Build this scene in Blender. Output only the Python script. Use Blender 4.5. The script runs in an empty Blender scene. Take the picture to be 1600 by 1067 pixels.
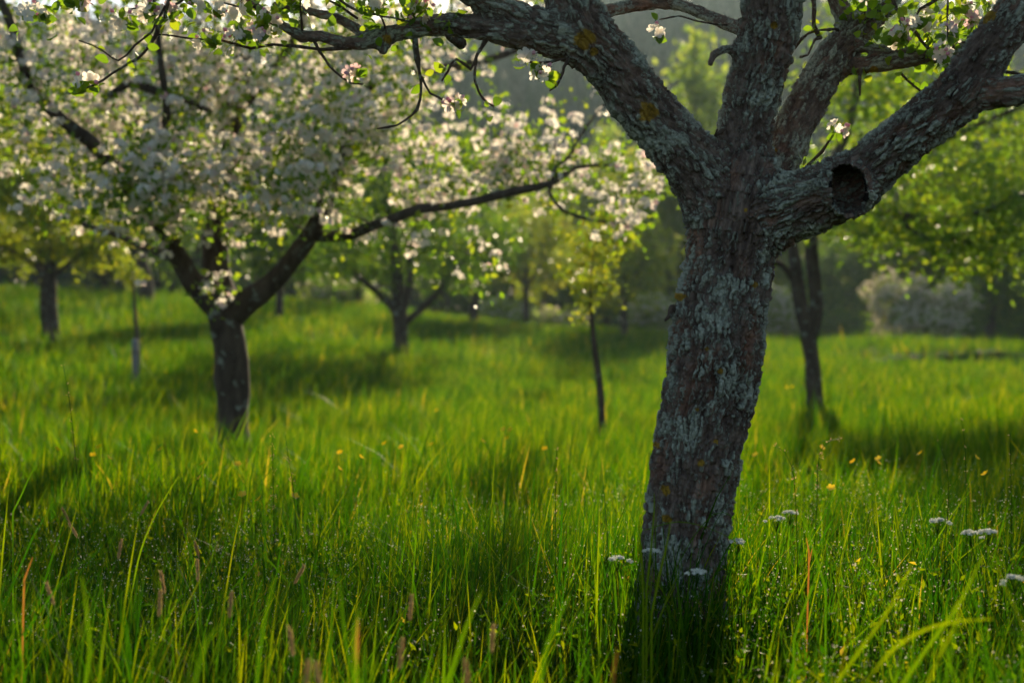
import bpy, math, random, time
import numpy as np
import openvdb
from mathutils import Vector

R = math.radians
SC = bpy.context.scene
COL = SC.collection
T0 = time.time()

# ------------------------------------------------------------------ camera, world, sun, exposure
CAM_H = 1.05
PITCH = R(0.4)
SUN_AZ = R(10.0)      # to the right of straight ahead
SUN_EL = R(18.8)
cam_data = bpy.data.cameras.new("camera")
cam = bpy.data.objects.new("camera", cam_data)
COL.objects.link(cam)
cam.location = (0, 0, CAM_H)
cam.rotation_euler = (R(90) - PITCH, 0, 0)
cam_data.lens = 50
cam_data.sensor_width = 36
cam_data.clip_start = 0.05
cam_data.clip_end = 2000
cam_data.dof.use_dof = True
cam_data.dof.focus_distance = 4.6
cam_data.dof.aperture_fstop = 2.2
SC.camera = cam

world = bpy.data.worlds.new("World")
SC.world = world
world.use_nodes = True
wn = world.node_tree
bg = wn.nodes["Background"]
sky = wn.nodes.new("ShaderNodeTexSky")
sky.sky_type = 'NISHITA'
sky.sun_disc = False
sky.sun_elevation = SUN_EL
sky.sun_rotation = SUN_AZ
sky.air_density = 1.0
sky.dust_density = 1.0
wn.links.new(sky.outputs[0], bg.inputs[0])
bg.inputs[1].default_value = 0.085

sun_data = bpy.data.lights.new("sun", 'SUN')
sun = bpy.data.objects.new("sun", sun_data)
COL.objects.link(sun)
sun_data.energy = 5.0
sun_data.angle = R(0.8)
sun_data.color = (1.0, 0.82, 0.55)
sdir = Vector((math.sin(SUN_AZ) * math.cos(SUN_EL), math.cos(SUN_AZ) * math.cos(SUN_EL), math.sin(SUN_EL)))
sun.rotation_euler = sdir.to_track_quat('Z', 'Y').to_euler()

SC.view_settings.view_transform = 'Standard'
SC.view_settings.look = 'None'
SC.view_settings.gamma = 1.0
SC.view_settings.exposure = 0.95
SC.cycles.max_bounces = 8
SC.cycles.diffuse_bounces = 3
SC.cycles.glossy_bounces = 2
SC.cycles.transmission_bounces = 4
SC.cycles.volume_bounces = 0
SC.cycles.caustics_reflective = False
SC.cycles.caustics_refractive = False
SC.cycles.use_denoising = True
SC.cycles.sample_clamp_indirect = 5.0

# ------------------------------------------------------------------ small maths
F = 1600 * 50 / 36.0


def at(px, py, d):
    """pixel of the 1600x1067 survey + distance along the view -> world point"""
    xc = (px - 800.0) / F * d
    yc = (533.5 - py) / F * d
    c, s = math.cos(PITCH), math.sin(PITCH)
    return np.array([xc, d * c + yc * s, CAM_H + yc * c - d * s])


def sm(t):
    t = np.clip(t, 0, 1)
    return t * t * (3 - 2 * t)


def _hash(ix, iy, iz, seed):
    h = (ix.astype(np.int64) * 374761393 + iy.astype(np.int64) * 668265263 + iz.astype(np.int64) * 2147483647 + seed * 1274126177) & 0xFFFFFFFF
    h = ((h ^ (h >> 13)) * 1274126177) & 0xFFFFFFFF
    h = ((h ^ (h >> 16)) * 2246822519) & 0xFFFFFFFF
    return ((h ^ (h >> 15)) & 0xFFFFFF) / float(0xFFFFFF)


def vnoise(p, seed=0):
    """value noise in -1..1 at points (n,3)"""
    i = np.floor(p)
    f = p - i
    f = f * f * (3 - 2 * f)
    x, y, z = i[:, 0], i[:, 1], i[:, 2]
    out = 0
    for dx in (0, 1):
        wx = f[:, 0] if dx else 1 - f[:, 0]
        for dy in (0, 1):
            wy = f[:, 1] if dy else 1 - f[:, 1]
            for dz in (0, 1):
                wz = f[:, 2] if dz else 1 - f[:, 2]
                out = out + wx * wy * wz * _hash(x + dx, y + dy, z + dz, seed)
    return out * 2 - 1


def fbm(p, octv=4, seed=0):
    a, o, s = 1.0, 0.0, 0.0
    for k in range(octv):
        o = o + a * vnoise(p * (2.03 ** k) + 17.3 * k, seed + k)
        s += a
        a *= 0.5
    return o / s


def worley(p, seed=0):
    i = np.floor(p)
    f1 = np.full(len(p), 9.0)
    f2 = np.full(len(p), 9.0)
    cid = np.zeros(len(p))
    for dx in (-1, 0, 1):
        for dy in (-1, 0, 1):
            for dz in (-1, 0, 1):
                c = i + np.array([dx, dy, dz])
                h0 = _hash(c[:, 0], c[:, 1], c[:, 2], seed)
                h1 = _hash(c[:, 0], c[:, 1], c[:, 2], seed + 1)
                h2 = _hash(c[:, 0], c[:, 1], c[:, 2], seed + 2)
                d = np.sqrt((c[:, 0] + h0 - p[:, 0]) ** 2 + (c[:, 1] + h1 - p[:, 1]) ** 2 + (c[:, 2] + h2 - p[:, 2]) ** 2)
                nearer = d < f1
                f2 = np.where(nearer, f1, np.minimum(f2, d))
                cid = np.where(nearer, h2, cid)
                f1 = np.where(nearer, d, f1)
    return f1, f2, cid


def xy3(x, y, k=1.0, z=0.0):
    x, y = np.broadcast_arrays(np.asarray(x, float), np.asarray(y, float))
    return np.stack([x.ravel() * k, y.ravel() * k, np.full(x.size, float(z))], 1)


# ------------------------------------------------------------------ terrain height
def H(x, y):
    x = np.asarray(x, float)
    y = np.asarray(y, float)
    x, y = np.broadcast_arrays(x, y)
    a = np.interp(x, [-40, -16, -9, -1, 6, 14, 40], [2.1, 1.9, 1.6, 1.22, 0.72, 0.55, 0.5])
    z = a * sm((y - 15) / 26.0)
    left = sm((-x - 1.0) / 4.0)
    z = z + 0.27 * left * sm((y - 12) / 7.0)
    # beyond the rise the ground dips again before the wood
    z = z - 0.9 * sm((y - 46) / 30.0)
    # a low bank on the right
    by = y - (28.5 + 0.6 * np.sin(x * 0.7) + 0.5 * vnoise(xy3(x, y, 0.9), 4).reshape(x.shape))
    wx = sm((x - 6.6) / 1.5) * sm((12.5 - x) / 2.5)
    z = z + wx * (0.24 * sm(by / 0.5) * sm((9 - by) / 8.0) - 0.08 * np.exp(-((by + 0.4) / 0.5) ** 2))
    n = vnoise(xy3(x, y, 0.55), 3).reshape(x.shape) * 0.05 + vnoise(xy3(x, y, 1.7), 5).reshape(x.shape) * 0.025
    z = z + n * np.clip((60 - np.abs(y)) / 30, 0, 1) * np.clip((60 - np.abs(x)) / 30, 0, 1)
    return z


def Hs(x, y):
    return float(H(np.array([x]), np.array([y]))[0])


# ------------------------------------------------------------------ mesh building
def mesh_from(name, chunks, mats, smooth=True, attrs=None):
    """chunks: list of (V (n,3), [faces arrays (m,k)], material index); attrs: dict name -> float per vertex"""
    Vs, li, ls, lt, mi = [], [], [], [], []
    off = 0
    for V, fl, m in chunks:
        for fa in fl:
            fa = np.asarray(fa, np.int64)
            if fa.size == 0:
                continue
            li.append((fa + off).ravel())
            lt.append(np.full(len(fa), fa.shape[1]))
            mi.append(np.full(len(fa), m))
        Vs.append(V)
        off += len(V)
    V = np.concatenate(Vs).astype(np.float32)
    li = np.concatenate(li).astype(np.int32)
    lt = np.concatenate(lt).astype(np.int32)
    mi = np.concatenate(mi).astype(np.int32)
    st = np.concatenate([[0], np.cumsum(lt)[:-1]]).astype(np.int32)
    me = bpy.data.meshes.new(name)
    me.vertices.add(len(V))
    me.vertices.foreach_set("co", V.ravel())
    me.loops.add(len(li))
    me.loops.foreach_set("vertex_index", li)
    me.polygons.add(len(lt))
    me.polygons.foreach_set("loop_start", st)
    me.polygons.foreach_set("loop_total", lt)
    me.polygons.foreach_set("material_index", mi)
    me.update(calc_edges=True)
    if smooth:
        me.polygons.foreach_set("use_smooth", np.ones(len(lt), bool))
    for k, a in (attrs or {}).items():
        a = np.asarray(a, np.float32)
        if a.ndim == 1:
            at_ = me.attributes.new(k, 'FLOAT', 'POINT')
            at_.data.foreach_set("value", a)
        else:
            at_ = me.attributes.new(k, 'FLOAT_VECTOR', 'POINT')
            at_.data.foreach_set("vector", a.ravel())
    for m in (mats if isinstance(mats, (list, tuple)) else [mats]):
        me.materials.append(m)
    return me


def link(name, me, parent=None, **props):
    o = bpy.data.objects.new(name, me)
    COL.objects.link(o)
    if parent is not None:
        o.parent = parent
    for k, v in props.items():
        o[k] = v
    return o


def thing(name, label, cat, loc=(0, 0, 0), group=None):
    o = bpy.data.objects.new(name, None)
    COL.objects.link(o)
    o.location = loc
    o.empty_display_size = 0.2
    o['label'] = label
    o['category'] = cat
    if group:
        o['group'] = group
    return o


def scatter(pv, pf, pos, rot, scl):
    """copies of a prototype: pos (n,3), rot (n,3,3), scl (n,) or (n,3) -> V, faces"""
    pv = np.asarray(pv, float)
    n, k = len(pos), len(pv)
    scl = np.asarray(scl, float)
    if scl.ndim == 1:
        scl = scl[:, None]
    loc = pv[None] * scl[:, None, :]
    V = np.einsum('nij,nkj->nki', rot, loc) + pos[:, None]
    off = (np.arange(n) * k)[:, None, None]
    fl = [(np.asarray(f)[None] + off).reshape(-1, np.asarray(f).shape[1]) for f in pf]
    return V.reshape(-1, 3), fl


def frames_from(d, rng, twist=None):
    """rotation matrices whose local Y is d, random roll"""
    d = d / (np.linalg.norm(d, axis=1, keepdims=True) + 1e-9)
    r = rng.normal(size=d.shape)
    x = np.cross(r, d)
    x /= (np.linalg.norm(x, axis=1, keepdims=True) + 1e-9)
    z = np.cross(x, d)
    return np.stack([x, d, z], 2)


def rand_dirs(n, rng):
    v = rng.normal(size=(n, 3))
    return v / np.linalg.norm(v, axis=1, keepdims=True)


def catmull(P, step):
    """resample rows (x,y,z,r,...) smoothly"""
    P = np.asarray(P, float)
    if len(P) < 2:
        return P
    Q = np.vstack([2 * P[0] - P[1], P, 2 * P[-1] - P[-2]])
    out = []
    for i in range(1, len(Q) - 2):
        L = np.linalg.norm(Q[i + 1, :3] - Q[i, :3])
        n = max(1, int(round(L / step)))
        t = (np.arange(n) / n)[:, None]
        a, b, c, d = Q[i - 1], Q[i], Q[i + 1], Q[i + 2]
        out.append(0.5 * ((2 * b) + (-a + c) * t + (2 * a - 5 * b + 4 * c - d) * t ** 2 + (-a + 3 * b - 3 * c + d) * t ** 3))
    out.append(P[-1:])
    O = np.vstack(out)
    O[:, 3] = np.maximum(O[:, 3], P[:, 3].min() * 0.8)
    return O


def par_frames(P):
    T = np.gradient(P[:, :3], axis=0)
    T /= (np.linalg.norm(T, axis=1, keepdims=True) + 1e-9)
    u = np.cross(T[0], [0.3, 1, 0.1])
    u /= np.linalg.norm(u)
    U = [u]
    for i in range(1, len(P)):
        u = U[-1] - T[i] * np.dot(U[-1], T[i])
        u /= (np.linalg.norm(u) + 1e-9)
        U.append(u)
    U = np.array(U)
    return T, U, np.cross(T, U)


def tube(P, K=8, rough=0.0, seed=0, cap=True):
    """P rows x,y,z,r -> V, [quads, tris]"""
    P = np.asarray(P, float)
    T, U, W = par_frames(P)
    n = len(P)
    a = np.arange(K) * 2 * np.pi / K
    dirs = U[:, None] * np.cos(a)[None, :, None] + W[:, None] * np.sin(a)[None, :, None]
    base = P[:, None, :3]
    rad = P[:, 3][:, None] * np.ones(K)[None]
    if rough > 0:
        q = (base + dirs * rad[..., None]).reshape(-1, 3)
        sc = 1.0 / max(0.02, float(np.median(P[:, 3])))
        q2 = q * sc * 0.9
        rad = rad * (1 + rough * fbm(q2, 3, seed).reshape(n, K) * 1.6)
    V = (base + dirs * rad[..., None]).reshape(-1, 3)
    i = np.arange(n - 1)[:, None] * K
    j = np.arange(K)[None]
    q = np.stack([i + j, i + (j + 1) % K, i + K + (j + 1) % K, i + K + j], 2).reshape(-1, 4)
    tris = np.zeros((0, 3), int)
    if cap:
        V = np.vstack([V, P[-1:, :3] + T[-1:] * P[-1, 3] * 0.6])
        tris = np.stack([np.arange(K) + (n - 1) * K, (np.arange(K) + 1) % K + (n - 1) * K, np.full(K, n * K)], 1)
    return V, [q, tris]


# prototypes -----------------------------------------------------------------
LEAF5 = (np.array([[0, 0, 0], [0.30, 0.45, 0.09], [0, 1, -0.10], [-0.30, 0.45, 0.09], [0, 0.5, -0.03]]),
         [np.array([[0, 1, 2, 4], [0, 4, 2, 3]])])
_r = [(0.0, 0.02, 0), (0.22, 0.26, 0.02), (0.5, 0.34, 0.02), (0.78, 0.24, -0.03), (1.0, 0.01, -0.13)]
LEAFN = (np.array([[s * w, t, z + abs(s) * w * 0.35] for t, w, z in _r for s in (-1, 0, 1)]),
         [np.array([[3 * i + j, 3 * i + j + 1, 3 * i + j + 4, 3 * i + j + 3] for i in range(4) for j in range(2)])])


def flower_proto(n_sub):
    """five cupped petals, axis +Y; radius about 1"""
    V, Q = [], []
    for k in range(5):
        a = k * 2 * math.pi / 5
        rows = [(0.08, 0.07, 0.0), (0.45, 0.34, 0.12), (0.82, 0.42, 0.30), (1.05, 0.16, 0.42)] if n_sub else [(0.08, 0.05, 0.0), (0.62, 0.42, 0.20), (1.05, 0.15, 0.40)]
        b = len(V)
        for r_, w, h in rows:
            for s in (-1, 0, 1) if n_sub else (-1, 1):
                x = r_ * math.cos(a) - s * w * math.sin(a)
                z = r_ * math.sin(a) + s * w * math.cos(a)
                V.append([x, h + (0.10 * abs(s) if n_sub else 0), z])
        m = 3 if n_sub else 2
        for i in range(len(rows) - 1):
            for j in range(m - 1):
                Q.append([b + i * m + j, b + i * m + j + 1, b + (i + 1) * m + j + 1, b + (i + 1) * m + j])
    return np.array(V), [np.array(Q)]


FLOW_FAR = flower_proto(0)
FLOW_NEAR = flower_proto(1)

# ------------------------------------------------------------------ materials
def new_mat(name):
    m = bpy.data.materials.new(name)
    m.use_nodes = True
    nt = m.node_tree
    for n in list(nt.nodes):
        nt.nodes.remove(n)
    out = nt.nodes.new("ShaderNodeOutputMaterial")
    return m, nt, out


def nd(nt, t, **kw):
    n = nt.nodes.new(t)
    for k, v in kw.items():
        setattr(n, k, v)
    return n


def ramp(nt, fac, stops, interp='LINEAR'):
    r = nt.nodes.new("ShaderNodeValToRGB")
    r.color_ramp.interpolation = interp
    el = r.color_ramp.elements
    while len(el) < len(stops):
        el.new(0.5)
    for e, (p, c) in zip(el, stops):
        e.position = p
        e.color = (*c, 1)
    if fac is not None:
        nt.links.new(fac, r.inputs[0])
    return r


def mixc(nt, a, b, fac, mode='MIX'):
    m = nt.nodes.new("ShaderNodeMix")
    m.data_type = 'RGBA'
    m.blend_type = mode
    for s, v in ((6, a), (7, b), (0, fac)):
        if hasattr(v, 'is_output'):
            nt.links.new(v, m.inputs[s])
        else:
            m.inputs[s].default_value = v if s == 0 else (*v, 1)
    return m.outputs[2]


def leafy(name, stops, trans_gain=(2.2, 2.0, 0.7), trans=0.5, rough=0.45, spec=0.35, tip=None, patch=None, straw=0.0, strawcol=(0.30, 0.2, 0.07)):
    """thin leaf or blade: reflects, and passes light through; attribute rnd varies the colour"""
    m, nt, out = new_mat(name)
    at_ = nd(nt, "ShaderNodeAttribute", attribute_name="rnd")
    c = ramp(nt, at_.outputs["Fac"], stops).outputs[0]
    if patch:
        geo = nd(nt, "ShaderNodeNewGeometry")
        nz = nd(nt, "ShaderNodeTexNoise")
        nz.inputs["Scale"].default_value = patch[0]
        nz.inputs["Detail"].default_value = 3
        nt.links.new(geo.outputs["Position"], nz.inputs["Vector"])
        rr = ramp(nt, nz.outputs[0], [(0.38, (0, 0, 0)), (0.62, (1, 1, 1))])
        c = mixc(nt, c, patch[1], 0.0) if False else mixc(nt, c, mixc(nt, c, patch[1], 1.0, 'MULTIPLY'), rr.outputs[0])
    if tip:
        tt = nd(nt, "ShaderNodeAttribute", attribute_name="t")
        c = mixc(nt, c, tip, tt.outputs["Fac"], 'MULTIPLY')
    if straw:
        g = nd(nt, "ShaderNodeMath", operation='GREATER_THAN')
        nt.links.new(at_.outputs["Fac"], g.inputs[0])
        g.inputs[1].default_value = 1 - straw
        c = mixc(nt, c, strawcol, g.outputs[0])
    p = nd(nt, "ShaderNodeBsdfPrincipled")
    nt.links.new(c, p.inputs["Base Color"])
    p.inputs["Roughness"].default_value = rough
    p.inputs["Specular IOR Level"].default_value = spec
    tr = nd(nt, "ShaderNodeBsdfTranslucent")
    tc = mixc(nt, c, trans_gain, 1.0, 'MULTIPLY')
    nt.links.new(tc, tr.inputs[0])
    mx = nd(nt, "ShaderNodeMixShader")
    mx.inputs[0].default_value = trans
    nt.links.new(p.outputs[0], mx.inputs[1])
    nt.links.new(tr.outputs[0], mx.inputs[2])
    nt.links.new(mx.outputs[0], out.inputs[0])
    return m


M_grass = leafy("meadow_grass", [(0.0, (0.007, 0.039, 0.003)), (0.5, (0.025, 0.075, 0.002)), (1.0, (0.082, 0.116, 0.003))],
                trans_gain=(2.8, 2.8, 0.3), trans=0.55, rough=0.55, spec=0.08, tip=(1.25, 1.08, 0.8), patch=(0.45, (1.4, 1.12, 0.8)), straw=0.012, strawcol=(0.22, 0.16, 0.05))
M_apple_leaf = leafy("apple_leaf", [(0.0, (0.06, 0.12, 0.012)), (0.6, (0.11, 0.19, 0.015)), (1.0, (0.19, 0.23, 0.02))], trans_gain=(2.5, 2.4, 0.8))
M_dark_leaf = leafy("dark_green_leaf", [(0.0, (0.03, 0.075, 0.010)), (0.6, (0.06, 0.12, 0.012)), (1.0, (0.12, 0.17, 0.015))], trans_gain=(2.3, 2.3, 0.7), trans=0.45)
M_young_leaf = leafy("young_yellow_leaf", [(0.0, (0.085, 0.14, 0.014)), (0.6, (0.135, 0.185, 0.018)), (1.0, (0.20, 0.21, 0.025))], trans_gain=(2.4, 2.2, 0.7))
M_wood_leaf = leafy("woodland_leaf", [(0.0, (0.08, 0.13, 0.018)), (0.6, (0.13, 0.19, 0.022)), (1.0, (0.21, 0.24, 0.035))], trans_gain=(2.4, 2.4, 0.9), trans=0.6)
M_conifer = leafy("conifer_needles", [(0.0, (0.02, 0.045, 0.02)), (1.0, (0.04, 0.075, 0.03))], trans=0.1, trans_gain=(1, 1, 1))
M_petal = leafy("apple_petal", [(0.0, (0.80, 0.78, 0.77)), (0.85, (0.86, 0.83, 0.81)), (0.95, (0.80, 0.66, 0.70)), (1.0, (0.72, 0.48, 0.56))],
                trans_gain=(1.0, 0.95, 0.84), trans=0.6, rough=0.6, spec=0.2)
M_bud = leafy("pink_bud", [(0.0, (0.70, 0.30, 0.42)), (1.0, (0.75, 0.45, 0.52))], trans_gain=(1, 0.8, 0.8), trans=0.3, rough=0.6, spec=0.2)
M_cream_petal = leafy("cream_blossom", [(0.0, (0.52, 0.50, 0.38)), (1.0, (0.72, 0.66, 0.52))], trans_gain=(1, 0.95, 0.8), trans=0.4, rough=0.7, spec=0.2)
M_yellow = leafy("buttercup_petal", [(0.0, (0.8, 0.52, 0.01)), (1.0, (0.85, 0.62, 0.02))], trans_gain=(1.1, 1.0, 1.0), trans=0.35, rough=0.25, spec=0.5)
M_white = leafy("white_floret", [(0.0, (0.62, 0.64, 0.58)), (1.0, (0.75, 0.75, 0.70))], trans_gain=(1, 1, 0.9), trans=0.3, rough=0.6, spec=0.2)
M_seed = leafy("dry_seed_head", [(0.0, (0.30, 0.21, 0.09)), (1.0, (0.50, 0.40, 0.20))], trans_gain=(1.2, 1.0, 0.8), trans=0.35, rough=0.6, spec=0.2)
M_orange_blade = leafy("withered_orange_blade", [(0.0, (0.34, 0.13, 0.02)), (1.0, (0.38, 0.19, 0.03))], trans_gain=(1.1, 1.0, 0.8), trans=0.45)


def bark_simple(name, base, pale, scale=14.0, lichen=(0.16, 0.18, 0.15), amount=0.5):
    m, nt, out = new_mat(name)
    tc = nd(nt, "ShaderNodeTexCoord")
    mp = nd(nt, "ShaderNodeMapping")
    mp.inputs["Scale"].default_value = (1, 1, 0.3)
    nt.links.new(tc.outputs["Object"], mp.inputs[0])
    nz = nd(nt, "ShaderNodeTexNoise")
    nz.inputs["Scale"].default_value = scale
    nz.inputs["Detail"].default_value = 6
    nz.inputs["Roughness"].default_value = 0.65
    nt.links.new(mp.outputs[0], nz.inputs["Vector"])
    c = ramp(nt, nz.outputs[0], [(0.35, base), (0.65, pale)]).outputs[0]
    n2 = nd(nt, "ShaderNodeTexNoise")
    n2.inputs["Scale"].default_value = scale * 0.8
    n2.inputs["Detail"].default_value = 5
    nt.links.new(tc.outputs["Object"], n2.inputs["Vector"])
    lm = ramp(nt, n2.outputs[0], [(0.62 - amount * 0.2, (0, 0, 0)), (0.70 - amount * 0.2, (1, 1, 1))])
    c = mixc(nt, c, lichen, lm.outputs[0])
    p = nd(nt, "ShaderNodeBsdfPrincipled")
    nt.links.new(c, p.inputs["Base Color"])
    p.inputs["Roughness"].default_value = 0.9
    p.inputs["Specular IOR Level"].default_value = 0.15
    bp = nd(nt, "ShaderNodeBump")
    bp.inputs["Strength"].default_value = 0.8
    bp.inputs["Distance"].default_value = 0.02
    nt.links.new(nz.outputs[0], bp.inputs["Height"])
    nt.links.new(bp.outputs[0], p.inputs["Normal"])
    nt.links.new(p.outputs[0], out.inputs[0])
    return m


M_bark_mid = bark_simple("orchard_bark", (0.035, 0.026, 0.02), (0.085, 0.065, 0.05), amount=0.15)
M_bark_far = bark_simple("woodland_bark", (0.035, 0.028, 0.02), (0.08, 0.065, 0.05), scale=6, amount=0.2)
M_twig = bark_simple("twig_bark", (0.045, 0.03, 0.022), (0.10, 0.07, 0.05), scale=60, amount=0.3)
M_post = bark_simple("weathered_post", (0.16, 0.16, 0.16), (0.26, 0.26, 0.25), scale=20, amount=0.0)


def bark_main():
    m, nt, out = new_mat("old_apple_bark")
    co = nd(nt, "ShaderNodeAttribute", attribute_name="bark_co").outputs["Vector"]
    hgt = nd(nt, "ShaderNodeAttribute", attribute_name="bark_h").outputs["Fac"]
    orn = nd(nt, "ShaderNodeAttribute", attribute_name="orange").outputs["Fac"]
    cut = nd(nt, "ShaderNodeAttribute", attribute_name="hollow").outputs["Fac"]

    def noise(scale, det=5, rough=0.6, stretch=1.0, dist=0.0, off=0.0):
        mp = nd(nt, "ShaderNodeMapping")
        mp.inputs["Scale"].default_value = (1, 1, stretch)
        mp.inputs["Location"].default_value = (off, off, off)
        nt.links.new(co, mp.inputs[0])
        n = nd(nt, "ShaderNodeTexNoise")
        n.inputs["Scale"].default_value = scale
        n.inputs["Detail"].default_value = det
        n.inputs["Roughness"].default_value = rough
        n.inputs["Distortion"].default_value = dist
        nt.links.new(mp.outputs[0], n.inputs["Vector"])
        return n.outputs[0]
    n1 = noise(45, 8, 0.7, 0.35)
    base = ramp(nt, n1, [(0.30, (0.03, 0.018, 0.014)), (0.50, (0.135, 0.098, 0.080)), (0.70, (0.29, 0.22, 0.18))]).outputs[0]
    n2 = noise(7, 4, 0.6, 0.5, 0.0, 4.0)
    red = ramp(nt, n2, [(0.50, (0, 0, 0)), (0.66, (1, 1, 1))]).outputs[0]
    base = mixc(nt, base, mixc(nt, base, (1.65, 1.2, 1.0), 1.0, 'MULTIPLY'), red)
    n7 = noise(4.5, 5, 0.6, 0.45, 0.3, 7.0)
    damp = ramp(nt, n7, [(0.54, (0, 0, 0)), (0.68, (1, 1, 1))]).outputs[0]
    base = mixc(nt, base, mixc(nt, base, (0.45, 0.40, 0.38), 1.0, 'MULTIPLY'), damp)
    # lichen: fine crust broken in patches, favours raised plates
    n3 = noise(85, 9, 0.75, 0.6, 0.8, 9.0)
    n4 = noise(9, 5, 0.6, 0.7, 0.0, 2.0)
    s = nd(nt, "ShaderNodeMath", operation='MULTIPLY_ADD')
    nt.links.new(n4, s.inputs[0])
    s.inputs[1].default_value = 0.9
    nt.links.new(n3, s.inputs[2])
    s2 = nd(nt, "ShaderNodeMath", operation='MULTIPLY_ADD')
    nt.links.new(hgt, s2.inputs[0])
    s2.inputs[1].default_value = 0.24
    nt.links.new(s.outputs[0], s2.inputs[2])
    lich = ramp(nt, s2.outputs[0], [(0.98, (0, 0, 0)), (1.04, (1, 1, 1))])
    lm = nd(nt, "ShaderNodeMath", operation='SUBTRACT')
    # ramp input is clamped at 1, so shift
    sh = nd(nt, "ShaderNodeMath", operation='MULTIPLY')
    nt.links.new(s2.outputs[0], sh.inputs[0])
    sh.inputs[1].default_value = 0.5
    lich = ramp(nt, sh.outputs[0], [(0.495, (0, 0, 0)), (0.56, (1, 1, 1))]).outputs[0]
    n5 = noise(120, 4, 0.6, 1.0, 0.0, 1.0)
    lcol = ramp(nt, n5, [(0.35, (0.18, 0.20, 0.16)), (0.55, (0.33, 0.35, 0.29)), (0.75, (0.48, 0.50, 0.42))]).outputs[0]
    c = mixc(nt, base, lcol, lich)
    n6 = noise(90, 5, 0.7, 1, 0, 3.0)
    ocol = ramp(nt, n6, [(0.3, (0.16, 0.09, 0.015)), (0.6, (0.38, 0.23, 0.025))]).outputs[0]
    c = mixc(nt, c, ocol, orn)
    c = mixc(nt, c, (0.012, 0.009, 0.007), cut)  # charred wood and the deep shade inside the hollow, put into one colour
    p = nd(nt, "ShaderNodeBsdfPrincipled")
    nt.links.new(c, p.inputs["Base Color"])
    p.inputs["Roughness"].default_value = 0.88
    p.inputs["Specular IOR Level"].default_value = 0.2
    add = nd(nt, "ShaderNodeMath", operation='MULTIPLY_ADD')
    nt.links.new(lich, add.inputs[0])
    add.inputs[1].default_value = 0.25
    nt.links.new(n1, add.inputs[2])
    add2 = nd(nt, "ShaderNodeMath", operation='MULTIPLY_ADD')
    nt.links.new(n5, add2.inputs[0])
    add2.inputs[1].default_value = 0.35
    nt.links.new(add.outputs[0], add2.inputs[2])
    bp = nd(nt, "ShaderNodeBump")
    bp.inputs["Strength"].default_value = 1.0
    bp.inputs["Distance"].default_value = 0.012
    nt.links.new(add2.outputs[0], bp.inputs["Height"])
    nt.links.new(bp.outputs[0], p.inputs["Normal"])
    nt.links.new(p.outputs[0], out.inputs[0])
    return m


M_bark = bark_main()


def soil_mat(name, a, b, scale):
    m, nt, out = new_mat(name)
    tc = nd(nt, "ShaderNodeNewGeometry")
    nz = nd(nt, "ShaderNodeTexNoise")
    nz.inputs["Scale"].default_value = scale
    nz.inputs["Detail"].default_value = 8
    nt.links.new(tc.outputs["Position"], nz.inputs["Vector"])
    c = ramp(nt, nz.outputs[0], [(0.35, a), (0.65, b)]).outputs[0]
    p = nd(nt, "ShaderNodeBsdfPrincipled")
    nt.links.new(c, p.inputs["Base Color"])
    p.inputs["Roughness"].default_value = 0.95
    p.inputs["Specular IOR Level"].default_value = 0.1
    bp = nd(nt, "ShaderNodeBump")
    bp.inputs["Distance"].default_value = 0.03
    nt.links.new(nz.outputs[0], bp.inputs["Height"])
    nt.links.new(bp.outputs[0], p.inputs["Normal"])
    nt.links.new(p.outputs[0], out.inputs[0])
    return m


M_ground = soil_mat("ground_turf", (0.022, 0.030, 0.008), (0.045, 0.065, 0.012), 6.0)
M_hill = soil_mat("hill_floor", (0.02, 0.03, 0.015), (0.04, 0.05, 0.025), 0.3)

# ------------------------------------------------------------------ ground and hill
def axis(segs):
    out = []
    for a, b, s in segs:
        out += list(np.arange(a, b, s))
    return np.array(out + [segs[-1][1]])


def sheet(name, X, Y, Z, mat):
    ny, nx = Z.shape
    V = np.stack([X.ravel(), Y.ravel(), Z.ravel()], 1)
    i = np.arange(ny - 1)[:, None] * nx
    j = np.arange(nx - 1)[None]
    q = np.stack([i + j, i + j + 1, i + nx + j + 1, i + nx + j], 2).reshape(-1, 4)
    return link(name, mesh_from(name, [(V, [q], 0)], mat), kind='structure')


gx = axis([(-250, -60, 10), (-60, -20, 2), (-20, 20, 0.25), (20, 60, 2), (60, 250, 10)])
gy = axis([(-110, -10, 5), (-10, 0, 1), (0, 48, 0.25), (48, 110, 2), (110, 280, 10)])
X, Y = np.meshgrid(gx, gy)
sheet("ground", X, Y, H(X, Y), M_ground)


def HH(x, y):
    r = sm((y - 95) / 170.0)
    top = 45.5 + 2.5 * np.sin(x * 0.016 + 0.6) + 3 * np.sin(x * 0.05)
    z = -1.5 + top * np.clip((y - 88) / 150.0, 0, 1) ** 0.85
    return z + 1.6 * vnoise(xy3(x, y, 0.05), 8).reshape(np.shape(x)) * np.clip((y - 88) / 30, 0, 1)


hx = axis([(-245, 245, 7)])
hy = axis([(86, 270, 5)])
X, Y = np.meshgrid(hx, hy)
sheet("hill", X, Y, HH(X, Y), M_hill)

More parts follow.
